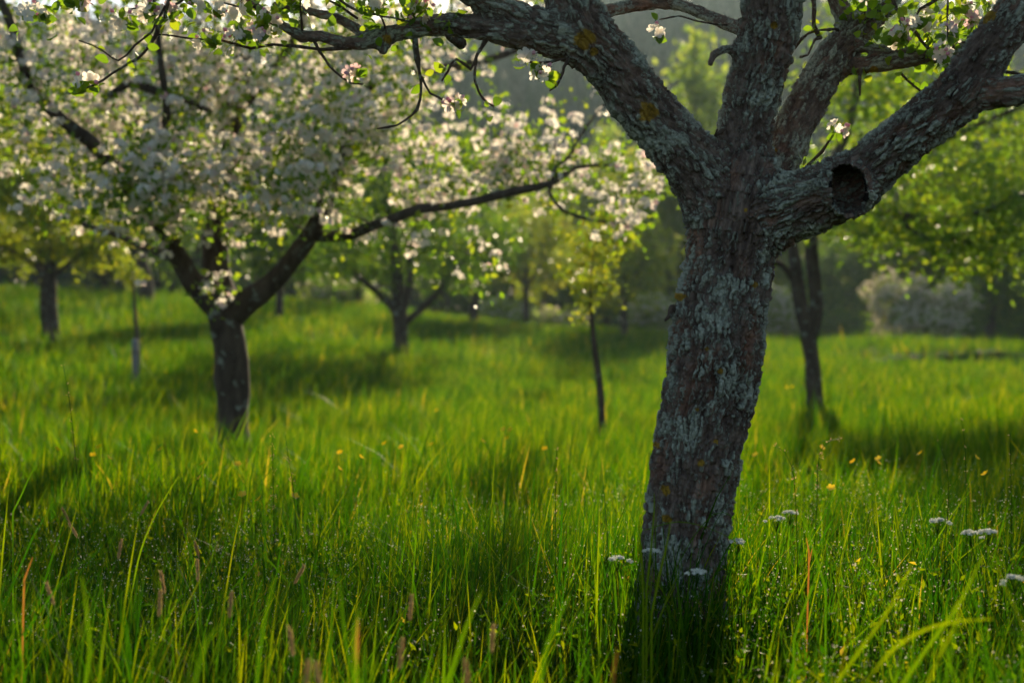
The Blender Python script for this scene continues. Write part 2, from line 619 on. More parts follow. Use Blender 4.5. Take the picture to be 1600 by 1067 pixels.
# forest on the hill: one far-off mass of conifers
rng = np.random.default_rng(11)
def conifer_proto(seed):
    r = np.random.default_rng(seed)
    V, T = [], []
    for tier in range(9):
        z0 = 0.10 + tier * 0.098
        R0 = 0.155 * (1 - tier / 9.6) + 0.012
        b = len(V)
        V.append([0, 0, z0 + 0.17])
        K = 9
        for k in range(K):
            a = (k + 0.5 * (tier % 2)) * 2 * math.pi / K + r.normal() * 0.15
            rr = R0 * (0.75 + 0.5 * r.random())
            V.append([rr * math.cos(a), rr * math.sin(a), z0 + r.normal() * 0.012])
            a2 = a + math.pi / K
            V.append([rr * 0.45 * math.cos(a2), rr * 0.45 * math.sin(a2), z0 + 0.06])
        for k in range(2 * K):
            T.append([b, b + 1 + k, b + 1 + (k + 1) % (2 * K)])
    b = len(V)
    for z in (0, 0.5):
        for k in range(4):
            a = k * math.pi / 2
            V.append([0.012 * math.cos(a), 0.012 * math.sin(a), z])
    Q = [[b + k, b + (k + 1) % 4, b + 4 + (k + 1) % 4, b + 4 + k] for k in range(4)]
    return np.array(V), [np.array(T), np.array(Q)]


cps = [conifer_proto(s) for s in (1, 2, 3)]
N = 4200
fx = rng.uniform(-150, 150, N)
fy = 96 + 168 * rng.random(N)
hgt = rng.uniform(8, 14, N)
ch, rnd = [], []
for k in range(3):
    s = np.arange(N) % 3 == k
    n = s.sum()
    a = rng.uniform(0, 6.28, n)
    c_, s_ = np.cos(a), np.sin(a)
    rot = np.zeros((n, 3, 3))
    rot[:, 0, 0] = c_; rot[:, 0, 1] = -s_; rot[:, 1, 0] = s_; rot[:, 1, 1] = c_; rot[:, 2, 2] = 1
    pos = np.stack([fx[s], fy[s], HH(fx[s], fy[s]) - 0.3], 1)
    V, fl = scatter(cps[k][0], cps[k][1], pos, rot, hgt[s])
    ch.append((V, fl, 0))
    rnd.append(np.repeat(rng.random(n), len(cps[k][0])))
link("hill_forest", mesh_from("hill_forest", ch, M_conifer, smooth=False, attrs={'rnd': np.concatenate(rnd)}),
     kind='stuff', label='dark conifer forest covering the distant hillside')

# ------------------------------------------------------------------ trees
class Skel:
    """growing skeleton of a tree: nodes with radius; attract() fills an envelope with twigs"""
    def __init__(self):
        self.P = np.zeros((0, 4))
        self.tubes = []      # (rows x,y,z,r ; level)
        self.ends = []       # rows of twig points (x,y,z, dx,dy,dz)

    def limb(self, rows, step=0.12, level=0):
        C = catmull(rows, step)
        self.tubes.append((C, level))
        self.P = np.vstack([self.P, C])
        return C

    def attract(self, targets, rng, wig=0.12, rmax=0.03, rk=0.011, rmin=0.003, seg=0.14, droop=0.0, order=True, near=None):
        targets = np.asarray(targets)
        if order and len(self.P):
            d = np.array([np.min(np.linalg.norm(self.P[:, :3] - t, axis=1)) for t in targets])
            targets = targets[np.argsort(d)]
        for t in targets:
            dv = self.P[:, :3] - t
            dist = np.linalg.norm(dv, axis=1)
            # prefer attaching lower down / thick wood a bit
            cost = dist + np.maximum(0, self.P[:, 2] - t[2]) * 0.6 - np.minimum(self.P[:, 3], 0.05) * 2
            cost[dist < 0.05] = 9e9
            i = int(np.argmin(cost))
            p0, r0 = self.P[i, :3], self.P[i, 3]
            L = dist[i]
            n = max(3, int(L / seg) + 1)
            tt = np.linspace(0, 1, n + 1)[:, None]
            mid = (p0 + t) / 2 + rng.normal(size=3) * L * wig
            mid[2] += L * 0.12
            path = (1 - tt) ** 2 * p0 + 2 * tt * (1 - tt) * mid + tt ** 2 * t
            path[1:-1] += rng.normal(size=(n - 1, 3)) * L * 0.025
            path[:, 2] -= droop * (tt[:, 0] ** 2) * L
            ra = min(r0 * 0.62, rmax, rmin + rk * L)
            rad = ra + (rmin * 0.8 - ra) * tt[:, 0] if ra > rmin * 0.8 else np.full(n + 1, ra)
            rows = np.hstack([path, np.asarray(rad).reshape(-1, 1)])
            self.tubes.append((rows, 1))
            self.P = np.vstack([self.P, rows[1:]])
            dd = np.gradient(path, axis=0)
            dd /= np.linalg.norm(dd, axis=1, keepdims=True) + 1e-9
            k0 = 1 if L < 0.5 else n // 3
            self.ends += [np.concatenate([path[k], dd[k]]) for k in range(k0, n + 1)]

    def wood(self, origin, K0=14, K1=5, rough=0.10, minr=0.0):
        ch = []
        for k, (rows, lev) in enumerate(self.tubes):
            if rows[:, 3].max() < minr:
                continue
            q = rows.copy()
            q[:, :3] -= origin
            V, fl = tube(q, K0 if lev == 0 else K1, rough if lev == 0 else 0, seed=k)
            ch.append((V, fl, 0))
        return ch


def ellipsoids(specs, n, rng):
    """specs: (cx,cy,cz, rx,ry,rz, weight); points fill, biased outward"""
    w = np.array([s[6] for s in specs], float)
    idx = rng.choice(len(specs), n, p=w / w.sum())
    S = np.array(specs)[idx]
    d = rand_dirs(n, rng)
    r = rng.random(n) ** 0.42
    return S[:, :3] + d * r[:, None] * S[:, 3:6]


def leaves_on(ends, rng, per, spread, size, proto, up=0.4):
    E = np.array(ends)
    n = int(len(E) * per)
    idx = rng.integers(0, len(E), n)
    pos = E[idx, :3] + rng.normal(size=(n, 3)) * spread
    d = rand_dirs(n, rng) + E[idx, 3:] * 0.5 + np.array([0, 0, up])
    rot = frames_from(d, rng)
    V, fl = scatter(proto[0], proto[1], pos, rot, size * rng.uniform(0.65, 1.3, n))
    return V, fl, np.repeat(rng.random(n), len(proto[0]))


def flowers_at(cent, rng, per, spread, size, proto):
    n = len(cent) * per
    c = np.repeat(cent, per, 0)
    d = rand_dirs(n, rng)
    d[:, 2] = np.abs(d[:, 2]) * 0.8 - 0.1
    d /= np.linalg.norm(d, axis=1, keepdims=True)
    pos = c + d * spread * rng.uniform(0.5, 1.1, n)[:, None]
    rot = frames_from(d, rng)
    V, fl = scatter(proto[0], proto[1], pos, rot, size * rng.uniform(0.75, 1.15, n))
    return V, fl, np.repeat(rng.random(n), len(proto[0]))


def local(ch, origin):
    V, fl, m = ch
    return (V - origin, fl, m)


# ================================================================== 1. the near apple tree
D0 = 4.7
LIMBS = dict(
    trunk=[(1046, 1075, 4.68, 88), (1056, 985, 4.69, 76), (1065, 900, 4.7, 66), (1075, 800, 4.7, 68), (1092, 700, 4.7, 72), (1110, 600, 4.7, 74),
           (1123, 500, 4.7, 73), (1143, 400, 4.7, 70), (1152, 340, 4.7, 72), (1160, 290, 4.7, 56)],
    A=[(1140, 345, 4.7, 50), (1090, 268, 4.68, 49), (1040, 208, 4.66, 46), (998, 160, 4.64, 46), (962, 108, 4.62, 45), (925, 65, 4.6, 46),
       (900, 20, 4.6, 45), (885, -40, 4.6, 41), (868, -120, 4.6, 34), (845, -220, 4.65, 26), (800, -330, 4.7, 18)],
    A2=[(905, 60, 4.6, 38), (850, 42, 4.55, 29), (800, 22, 4.5, 24), (758, 2, 4.45, 21), (712, -30, 4.4, 19), (640, -90, 4.3, 15), (560, -130, 4.3, 11)],
    A3=[(910, 75, 4.6, 32), (850, 62, 4.55, 26), (800, 54, 4.5, 22), (765, 47, 4.48, 19), (703, 38, 4.45, 18), (652, 44, 4.43, 16), (601, 57, 4.42, 14),
        (567, 68, 4.4, 12), (534, 66, 4.4, 11), (500, 57, 4.4, 10), (473, 58, 4.4, 11), (440, 40, 4.4, 8), (405, 14, 4.4, 7), (370, -20, 4.4, 6)],
    knob=[(598, 58, 4.42, 12), (599, 80, 4.40, 7)],
    A4=[(580, 60, 4.42, 10), (534, 32, 4.45, 8), (500, 22, 4.48, 7), (466, 15, 4.5, 7), (430, 8, 4.5, 6)],
    B=[(1160, 335, 4.72, 48), (1163, 270, 4.72, 44), (1168, 187, 4.72, 43), (1186, 112, 4.7, 46), (1200, 37, 4.68, 49), (1208, -20, 4.66, 46),
       (1222, -100, 4.65, 38), (1240, -200, 4.65, 30), (1240, -310, 4.65, 20)],
    C=[(1192, 310, 4.8, 36), (1222, 250, 4.88, 31), (1248, 187, 4.95, 33), (1272, 140, 5.0, 31), (1300, 94, 5.05, 30), (1335, 50, 5.1, 28), (1367, 20, 5.12, 24),
       (1397, -14, 5.15, 19), (1440, -90, 5.2, 14)],
    C2=[(1338, 52, 5.1, 18), (1312, 14, 5.1, 16), (1298, -40, 5.1, 13), (1290, -110, 5.1, 10)],
    C3=[(1305, 104, 5.05, 17), (1345, 104, 5.03, 13), (1375, 101, 5.0, 13), (1412, 95, 4.98, 12), (1450, 89, 4.96, 12), (1506, 76, 4.95, 12), (1570, 58, 4.95, 10)],
    C4=[(1330, 66, 5.05, 10), (1370, 77, 5.0, 8), (1410, 78, 5.0, 7), (1445, 84, 4.97, 8)],
    D=[(1175, 352, 4.68, 48), (1222, 330, 4.62, 50), (1270, 311, 4.56, 49), (1325, 288, 4.5, 49), (1380, 243, 4.42, 43), (1440, 195, 4.35, 42),
       (1495, 150, 4.3, 41), (1535, 92, 4.28, 38), (1570, 45, 4.26, 35), (1602, 0, 4.25, 33), (1650, -80, 4.25, 27), (1690, -190, 4.3, 19)],
    D2=[(1492, 155, 4.3, 31), (1550, 146, 4.25, 25), (1610, 138, 4.2, 24), (1700, 95, 4.2, 19), (1800, 10, 4.2, 12)],
    E=[(1165, 48, 4.8, 12), (1124, 33, 4.9, 10), (1094, 20, 4.95, 10), (1049, 5, 4.98, 11), (1000, 8, 4.95, 11), (949, 18, 4.85, 12), (905, 30, 4.72, 13)],
    hook=[(1156, 80, 4.68, 9), (1130, 77, 4.64, 7), (1115, 85, 4.62, 7), (1110, 100, 4.60, 5)],
    stub=[(1325, 288, 4.5, 44), (1328, 298, 4.40, 42)],
    root1=[(1050, 960, 4.66, 50), (1010, 1040, 4.5, 34), (985, 1075, 4.42, 20)],
    root2=[(1066, 960, 4.72, 50), (1130, 1045, 4.62, 34), (1165, 1080, 4.6, 18)],
)


def limb_rows(pts):
    return np.array([[*at(px, py, d), w * d / F] for px, py, d, w in pts])


def main_tree():
    vox = 0.007
    res = {k: catmull(limb_rows(v), 0.05) for k, v in LIMBS.items()}
    allp = np.vstack(list(res.values()))
    lo = (allp[:, :3] - allp[:, 3:4]).min(0) - 0.05
    hi = (allp[:, :3] + allp[:, 3:4]).max(0) + 0.05
    n = np.ceil((hi - lo) / vox).astype(int)
    BG = 0.15
    G = np.full(n, BG, np.float32)
    for name, rows in res.items():
        k = 0.075 if name in ('A', 'B', 'C', 'D', 'root1', 'root2') else 0.03
        llo = np.maximum(0, np.floor(((rows[:, :3] - rows[:, 3:4]).min(0) - BG - lo) / vox).astype(int))
        lhi = np.minimum(n, np.ceil(((rows[:, :3] + rows[:, 3:4]).max(0) + BG - lo) / vox).astype(int))
        L = np.full(lhi - llo, BG, np.float32)
        for a, b in zip(rows[:-1], rows[1:]):
            r = max(a[3], b[3]) + BG
            s0 = np.maximum(llo, np.floor((np.minimum(a[:3], b[:3]) - r - lo) / vox).astype(int))
            s1 = np.minimum(lhi, np.ceil((np.maximum(a[:3], b[:3]) + r - lo) / vox).astype(int))
            gx_ = (lo[0] + np.arange(s0[0], s1[0]) * vox).astype(np.float32)[:, None, None]
            gy_ = (lo[1] + np.arange(s0[1], s1[1]) * vox).astype(np.float32)[None, :, None]
            gz_ = (lo[2] + np.arange(s0[2], s1[2]) * vox).astype(np.float32)[None, None, :]
            ba = b[:3] - a[:3]
            bb = float(ba @ ba) + 1e-9
            h = ((gx_ - a[0]) * ba[0] + (gy_ - a[1]) * ba[1] + (gz_ - a[2]) * ba[2]) / bb
            h = np.clip(h, 0, 1).astype(np.float32)
            d = np.sqrt((gx_ - a[0] - h * ba[0]) ** 2 + (gy_ - a[1] - h * ba[1]) ** 2 + (gz_ - a[2] - h * ba[2]) ** 2) - (a[3] + (b[3] - a[3]) * h)
            sl = tuple(slice(p - q, r_ - q) for p, r_, q in zip(s0, s1, llo))
            L[sl] = np.minimum(L[sl], d)
        sl = tuple(slice(p, q) for p, q in zip(llo, lhi))
        A_ = G[sl]
        h = np.clip(0.5 + 0.5 * (L - A_) / k, 0, 1)
        G[sl] = L + (A_ - L) * h - k * h * (1 - h)
    # the hollow left by a sawn limb
    a = at(1329, 303, 4.20); b = at(1326, 292, 4.53)
    ra = 27 * 4.35 / F
    s0 = np.maximum(0, ((a - 0.3 - lo) / vox).astype(int)); s1 = np.minimum(n, ((a + 0.35 - lo) / vox).astype(int))
    gx_ = (lo[0] + np.arange(s0[0], s1[0]) * vox)[:, None, None]
    gy_ = (lo[1] + np.arange(s0[1], s1[1]) * vox)[None, :, None]
    gz_ = (lo[2] + np.arange(s0[2], s1[2]) * vox)[None, None, :]
    ba = b - a
    h = np.clip(((gx_ - a[0]) * ba[0] + (gy_ - a[1]) * ba[1] + (gz_ - a[2]) * ba[2]) / (ba @ ba), 0, 1)
    dh = (np.abs(gx_ - a[0] - h * ba[0] + 0.12 * (gz_ - a[2])) ** 3 + np.abs(gy_ - a[1] - h * ba[1]) ** 3 + np.abs((gz_ - a[2] - h * ba[2]) * 0.70) ** 3) ** (1 / 3.) - ra
    sl = tuple(slice(p, q) for p, q in zip(s0, s1))
    G[sl] = np.maximum(G[sl], -dh)
    g = openvdb.FloatGrid(background=BG)
    g.copyFromArray(G)
    P, Q = g.convertToQuads(0.0)
    P = P.astype(float) * vox + lo
    Q = Q.astype(int)
    del G
    # orientation check: mean of normal . (p - nearest axis)
    me = mesh_from("tmp", [(P, [Q], 0)], M_bark)
    ob = bpy.data.objects.new("tmp", me)
    COL.objects.link(ob)
    md = ob.modifiers.new("s", 'SUBSURF')
    md.levels = 1
    dg = bpy.context.evaluated_depsgraph_get()
    ev = ob.evaluated_get(dg).to_mesh()
    nv = len(ev.vertices)
    P = np.zeros(nv * 3, np.float32); ev.vertices.foreach_get("co", P); P = P.reshape(-1, 3).astype(float)
    Nn = np.zeros(nv * 3, np.float32); ev.vertices.foreach_get("normal", Nn); Nn = Nn.reshape(-1, 3).astype(float)
    Q = np.zeros(len(ev.polygons) * 4, np.int32); ev.polygons.foreach_get("vertices", Q); Q = Q.reshape(-1, 4)
    ob.evaluated_get(dg).to_mesh_clear()
    bpy.data.objects.remove(ob)
    # nearest limb axis -> bark coordinates
    best = np.full(nv, 9.0); s_ = np.zeros(nv); cen = np.zeros((nv, 3)); uu = np.zeros(nv); vv = np.zeros(nv); rad = np.zeros(nv)
    so = 0
    jit = 0.02 * fbm(P * np.array([22, 22, 14]), 2, 88)
    for li, (name, rows) in enumerate(res.items()):
        T, U, W = par_frames(rows)
        for i in range(len(rows) - 1):
            a, b = rows[i], rows[i + 1]
            ba = b[:3] - a[:3]
            l = np.linalg.norm(ba)
            sel = np.where(np.abs(P - (a[:3] + b[:3]) / 2).max(1) < max(a[3], b[3]) + 0.16)[0]
            if len(sel) == 0:
                so += l
                continue
            p = P[sel]
            h = np.clip((p - a[:3]) @ ba / (l * l), 0, 1)
            c = a[:3] + h[:, None] * ba
            rr = a[3] + (b[3] - a[3]) * h
            d = np.linalg.norm(p - c, axis=1) - rr
            d = d + jit[sel] * (1 if li % 2 else -1)
            ok = d < best[sel]
            ii = sel[ok]
            best[ii] = d[ok]
            s_[ii] = so + h[ok] * l
            o_ = p[ok] - c[ok]
            u_ = U[i] + (U[i + 1] - U[i]) * h[ok][:, None]
            w_ = W[i] + (W[i + 1] - W[i]) * h[ok][:, None]
            uu[ii] = (o_ * u_).sum(1); vv[ii] = (o_ * w_).sum(1)
            cen[ii] = c[ok]; rad[ii] = rr[ok]
            so += l
        so += 1.7
    if np.mean(((P - cen) * Nn).sum(1)) < 0:
        Q = Q[:, ::-1]
        Nn = -Nn
    co = np.stack([uu, vv, s_], 1)
    sc = np.clip(rad / 0.09, 0.12, 1.0)
    warp = np.stack([fbm(co * 9, 2, 31), fbm(co * 9, 2, 32), fbm(co * 9, 2, 33)], 1) * 0.024 + np.stack([fbm(co * 42, 2, 34), fbm(co * 42, 2, 35), fbm(co * 42, 2, 36)], 1) * 0.009
    cw = co + warp
    f1, f2, cid = worley(cw * np.array([50, 50, 12]), 5)
    crack = sm((f2 - f1) / 0.34)
    g1, g2, cid2 = worley(cw * np.array([110, 110, 45]), 15)
    crack2 = sm((g2 - g1) / 0.4)
    h1_, h2_, _c = worley((cw + warp) * np.array([17, 17, 3.6]), 25)
    fis = 1 - sm((h2_ - h1_) / 0.16)
    big = fbm(co * np.array([7, 7, 4]), 3, 41)
    med = fbm(co * np.array([26, 26, 10]), 3, 51)
    fine = fbm(co * np.array([110, 110, 70]), 3, 61)
    hgt = 0.55 * crack * (0.5 + cid) + 0.25 * crack2 * (0.4 + 0.8 * cid2) + 0.25 * med - 0.42 * fis
    disp = sc * (0.019 * hgt + 0.014 * big + 0.006 * fine - 0.012)
    # hollow: keep the inside, raise a rounded bark lip around its mouth
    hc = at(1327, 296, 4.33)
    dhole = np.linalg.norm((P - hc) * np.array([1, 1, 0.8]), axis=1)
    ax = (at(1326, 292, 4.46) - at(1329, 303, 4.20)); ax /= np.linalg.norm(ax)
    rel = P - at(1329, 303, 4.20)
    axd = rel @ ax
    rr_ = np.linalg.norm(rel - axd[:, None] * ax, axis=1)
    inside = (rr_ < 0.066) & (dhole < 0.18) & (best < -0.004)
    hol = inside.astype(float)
    lip = np.exp(-((rr_ - 0.070) / 0.016) ** 2) * (dhole < 0.15)
    disp = disp * (1 - hol * 0.7 - lip * 0.45) + 0.005 * lip * (1 + 2 * fine)
    orange = np.zeros(nv)
    spots = [(1013, 175, 4.55, 16), (912, 62, 4.5, 17), (928, 80, 4.5, 7), (1066, 462, 4.55, 7), (1038, 768, 4.55, 9), (1042, 812, 4.55, 7), (1095, 724, 4.55, 6),
             (1213, 37, 4.55, 6), (1180, 446, 4.6, 5), (1126, 580, 4.55, 5), (1208, 232, 4.8, 8), (603, 57, 4.35, 8), (1030, 700, 4.55, 5), (1120, 690, 4.55, 4),
             (1375, 104, 4.9, 8), (1550, 20, 4.2, 12), (1160, 330, 4.6, 3), (1090, 640, 4.55, 4), (1105, 545, 4.55, 4)]
    for px, py, d, r in spots:
        c = at(px, py, d)
        front = Nn[:, 1] < 0.2
        rr2 = np.linalg.norm((P - c)[:, [0, 2]], axis=1) / (r * d / F)
        rr2 = rr2 + 0.45 * fine + 0.3 * med
        orange = np.maximum(orange, sm((1.05 - rr2) / 0.25) * front * (np.abs(P[:, 1] - c[1]) < 0.3))
    P = P + Nn * disp[:, None]
    # loose bark flakes and splinters along the edges are carried by the displacement; some fins
    return P, Q, co, hgt, orange, hol


O1 = at(1055, 1015, 4.69)
O1[2] = Hs(O1[0], O1[1])
P, Q, co, bh, orange, hol = main_tree()
tree1 = thing("apple_tree", "old lichen-crusted apple tree with four thick limbs and a sawn hollow stub, nearest", "tree", O1)
trunk_me = mesh_from("apple_trunk", [(P - O1, [Q], 0)], M_bark, attrs={'bark_co': co, 'bark_h': bh, 'orange': orange, 'hollow': hol})
link("trunk", trunk_me, tree1)

rng = np.random.default_rng(21)
sk = Skel()
for k, v in LIMBS.items():
    if k in ('A', 'A2', 'A3', 'A4', 'B', 'C', 'C2', 'C3', 'D', 'D2', 'E'):
        sk.P = np.vstack([sk.P, catmull(limb_rows(v), 0.08)])
# thin twigs seen in front of the sky gaps: rows px,py,d,halfwidth px
TW = [
    [(548, 72, 4.4, 3), (500, 76, 4.38, 2.5), (430, 70, 4.36, 2.2), (390, 76, 4.34, 2), (350, 66, 4.33, 1.8), (300, 62, 4.32, 1.6), (250, 55, 4.3, 1.4)],
    [(270, -60, 4.3, 3), (262, 0, 4.3, 2.6), (250, 40, 4.3, 2.4), (226, 82, 4.3, 2.2), (190, 106, 4.3, 1.8), (150, 136, 4.3, 1.5), (108, 147, 4.3, 1.2)],
    [(258, 10, 4.3, 2), (236, 50, 4.28, 1.8), (212, 70, 4.26, 1.6), (185, 96, 4.25, 1.4), (160, 78, 4.22, 1.2), (125, 64, 4.2, 1)],
    [(490, 58, 4.4, 3), (500, 82, 4.38, 2.4), (520, 112, 4.36, 2.0), (545, 130, 4.35, 1.6), (566, 132, 4.35, 1.3)],
    [(648, 62, 4.43, 5), (650, 78, 4.42, 4), (655, 110, 4.42, 2.6), (658, 140, 4.4, 2.2), (652, 172, 4.38, 2), (620, 196, 4.36, 1.6), (588, 202, 4.35, 1.2)],
    [(658, 122, 4.4, 2), (672, 144, 4.38, 1.8), (695, 158, 4.37, 1.5), (712, 162, 4.36, 1.2)],
    [(760, 62, 4.48, 4), (745, 86, 4.46, 2.6), (735, 108, 4.45, 2.2), (712, 92, 4.43, 1.9), (700, 112, 4.42, 1.6), (690, 128, 4.4, 1.4)],
    [(742, 92, 4.46, 2), (742, 125, 4.44, 1.8), (755, 155, 4.42, 1.5), (772, 166, 4.4, 1.2)],
    [(888, 88, 4.55, 3), (880, 112, 4.5, 2.2), (870, 130, 4.48, 1.8), (858, 140, 4.46, 1.3)],
    [(886, 94, 4.55, 2), (850, 98, 4.5, 1.8), (824, 96, 4.46, 1.4)],
    [(1238, 282, 4.8, 3.2), (1262, 260, 4.78, 2.4), (1285, 236, 4.76, 2.0), (1302, 212, 4.75, 1.6)],
    [(1264, -30, 4.9, 4), (1272, 6, 4.88, 3.4), (1272, 40, 4.86, 3.2), (1282, 60, 4.85, 3.6), (1272, 62, 4.84, 2.0), (1262, 86, 4.83, 1.6), (1250, 90, 4.83, 1.2)],
    [(1240, 76, 4.86, 2), (1262, 54, 4.86, 1.8), (1290, 48, 4.87, 2), (1310, 46, 5.0, 2.4)],
    [(1480, -40, 4.4, 1.6), (1482, 10, 4.4, 1.4), (1480, 62, 4.4, 1.2)],
    [(1385, -30, 4.9, 3), (1400, 15, 4.85, 2.6), (1430, 52, 4.82, 2.4), (1458, 82, 4.8, 2.2), (1475, 100, 4.8, 1.8), (1500, 120, 4.8, 1.4)],
    [(1405, 30, 4.85, 2), (1418, 60, 4.8, 1.8), (1412, 72, 4.78, 1.4)],
    [(1405, 112, 4.9, 2), (1430, 135, 4.88, 1.8), (1450, 152, 4.86, 1.4)],
    [(1345, 108, 4.95, 3), (1344, 130, 4.94, 2.4), (1343, 148, 4.94, 1.4)],
    [(1455, 0, 4.8, 2.6), (1480, -8, 4.8, 2.2), (1440, 14, 4.78, 2.2), (1430, 30, 4.78, 1.5)],
    [(1560, 110, 4.3, 3), (1585, 118, 4.28, 2.2), (1608, 122, 4.26, 1.6)],
    [(300, -40, 4.5, 2.6), (290, -5, 4.5, 2.2), (262, 14, 4.48, 1.8), (225, 12, 4.46, 1.4), (195, 15, 4.45, 1.1)],
    [(560, 30, 4.45, 2), (520, 5, 4.45, 1.8), (470, -20, 4.44, 1.6)],
    [(530, 0, 4.3, 1.6), (560, 18, 4.3, 1.5), (600, 26, 4.3, 1.4), (640, 34, 4.3, 1.5)],
    [(643, -20, 4.4, 2), (645, 10, 4.4, 2), (640, 30, 4.42, 2.4)],
    [(1135, 40, 4.65, 2), (1100, 36, 4.6, 1.5), (1060, 28, 4.6, 1.3), (1030, 30, 4.6, 1.1)],
    [(720, 68, 4.48, 7), (706, 62, 4.4, 5), (697, 56, 4.3, 2)],
    [(628, 40, 4.43, 5), (622, 30, 4.40, 3), (618, 22, 4.4, 1.5)],
    [(1128, 205, 4.66, 4), (1118, 212, 4.6, 2), (1120, 203, 4.58, 1)],
    [(1052, 480, 4.68, 7), (1046, 492, 4.64, 4), (1040, 500, 4.62, 2)],
]
twrows = []
for tw in TW:
    rows = limb_rows(tw)
    if rows[:, 3].max() < 0.008:
        rows[:, :3] += rng.normal(size=(len(rows), 3)) * 0.003
    C = catmull(rows, 0.03)
    C[:, :3] += rng.normal(size=(len(C), 3)) * 0.0012
    C[:, 3] *= 1 + 0.25 * np.abs(rng.normal(size=len(C))) * (rng.random(len(C)) < 0.4)
    twrows.append(C)
    V, fl = tube(np.hstack([C[:, :3] - O1, C[:, 3:4]]), 8)
    link("twig", mesh_from("apple_twig", [(V, fl, 0)], M_twig), tree1)
# crown above the picture: branches and twigs filling a dome
crown = ellipsoids([(O1[0] - 0.2, 4.6, 3.7, 2.6, 2.2, 1.0, 3), (O1[0] - 1.9, 4.5, 3.0, 1.0, 1.2, 0.75, 1), (O1[0] + 1.3, 4.5, 3.2, 1.3, 1.4, 0.8, 1)], 330, rng)
# nothing of it may hang lower than the picture shows
top = lambda p: CAM_H + (533.5 + 25) / F * p[:, 1]
crown = crown[crown[:, 2] > top(crown)]
sk.attract(crown, rng, rmax=0.035)
hang = np.array([at(px, py, d) for px, py, d in [(470, -8, 4.3), (300, -10, 4.5), (640, 6, 4.4), (220, 5, 4.4), (1440, 8, 4.8), (1500, 12, 4.8), (1395, 24, 4.9), (1452, 46, 4.9), (1525, 58, 5.0), (1352, 18, 5.0), (1420, 96, 5.0), (1545, 96, 4.9), (1330, -4, 4.9), (700, -8, 4.3), (410, 26, 4.4),
                                                 (1560, 6, 4.6), (590, 20, 4.3), (120, -5, 4.4), (60, 14, 4.3), (350, 5, 4.3)]])
sk.attract(hang, rng, rmax=0.006)
ch = sk.wood(O1, K1=6)
link("twig_mass", mesh_from("apple_twigs", ch, M_twig), tree1, kind="stuff")
# leaves
pts = []
for k, C in enumerate(twrows[:25]):
    n = len(C)
    for i in range(n // 3, n, 5):
        if rng.random() < 0.55:
            t = C[min(i + 1, n - 1), :3] - C[i - 1, :3]
            pts.append(np.concatenate([C[i, :3], t / (np.linalg.norm(t) + 1e-9)]))
V1, f1_, r1 = leaves_on(pts, rng, 4.0, 0.012, 0.036, LEAFN)
low = [e for e in sk.ends]
V2, f2_, r2 = leaves_on(low, rng, 10, 0.06, 0.040, LEAFN)
link("crown", mesh_from("apple_leaves", [(V1 - O1, f1_, 0), (V2 - O1, f2_, 0)], M_apple_leaf, attrs={'rnd': np.concatenate([r1, r2])}), tree1)

# blossom clusters, five of a kind as shared meshes
def cluster_mesh(seed, pink):
    r = np.random.default_rng(seed)
    ch, rn = [], []
    n = 5
    c = np.zeros((1, 3))
    V, fl, a = flowers_at(c, r, n, 0.030, 0.0195, FLOW_NEAR)
    ch.append((V, fl, 0)); rn.append(a * (0.85 if not pink else 1.0) + (0.12 if pink else 0))
    # stamens
    d = rand_dirs(30, r); d[:, 2] = np.abs(d[:, 2])
    V, fl = scatter(np.array([[-0.02, 0, 0], [0.02, 0, 0], [0, 1, 0]]), [np.array([[0, 1, 2]])], d * 0.022, frames_from(d, r), np.full(30, 0.010))
    ch.append((V, fl, 1)); rn.append(np.repeat(r.random(30), 3))
    # buds
    nb = 4 if pink else 2
    d = rand_dirs(nb, r); d[:, 2] = np.abs(d[:, 2])
    bud = []
    for z, w in ((0, 0.1), (0.3, 0.42), (0.6, 0.42), (1.0, 0.05)):
        for k in range(5):
            bud.append([w * math.cos(k * 1.2566), z, w * math.sin(k * 1.2566)])
    bq = [[i * 5 + k, i * 5 + (k + 1) % 5, (i + 1) * 5 + (k + 1) % 5, (i + 1) * 5 + k] for i in range(3) for k in range(5)]
    V, fl = scatter(np.array(bud), [np.array(bq)], d * 0.028, frames_from(d, r), np.full(nb, 0.015))
    ch.append((V, fl, 2)); rn.append(np.repeat(r.random(nb), 20))
    # leaf rosette
    d = rand_dirs(7, r); d[:, 2] *= 0.5
    V, fl = scatter(LEAFN[0], LEAFN[1], d * 0.006 - np.array([0, 0, 0.012]), frames_from(d, r), r.uniform(0.028, 0.05, 7))
    ch.append((V, fl, 3)); rn.append(np.repeat(r.random(7), len(LEAFN[0])))
    return mesh_from("blossom_cluster", ch, [M_petal, M_yellow, M_bud, M_apple_leaf], attrs={'rnd': np.concatenate(rn)})


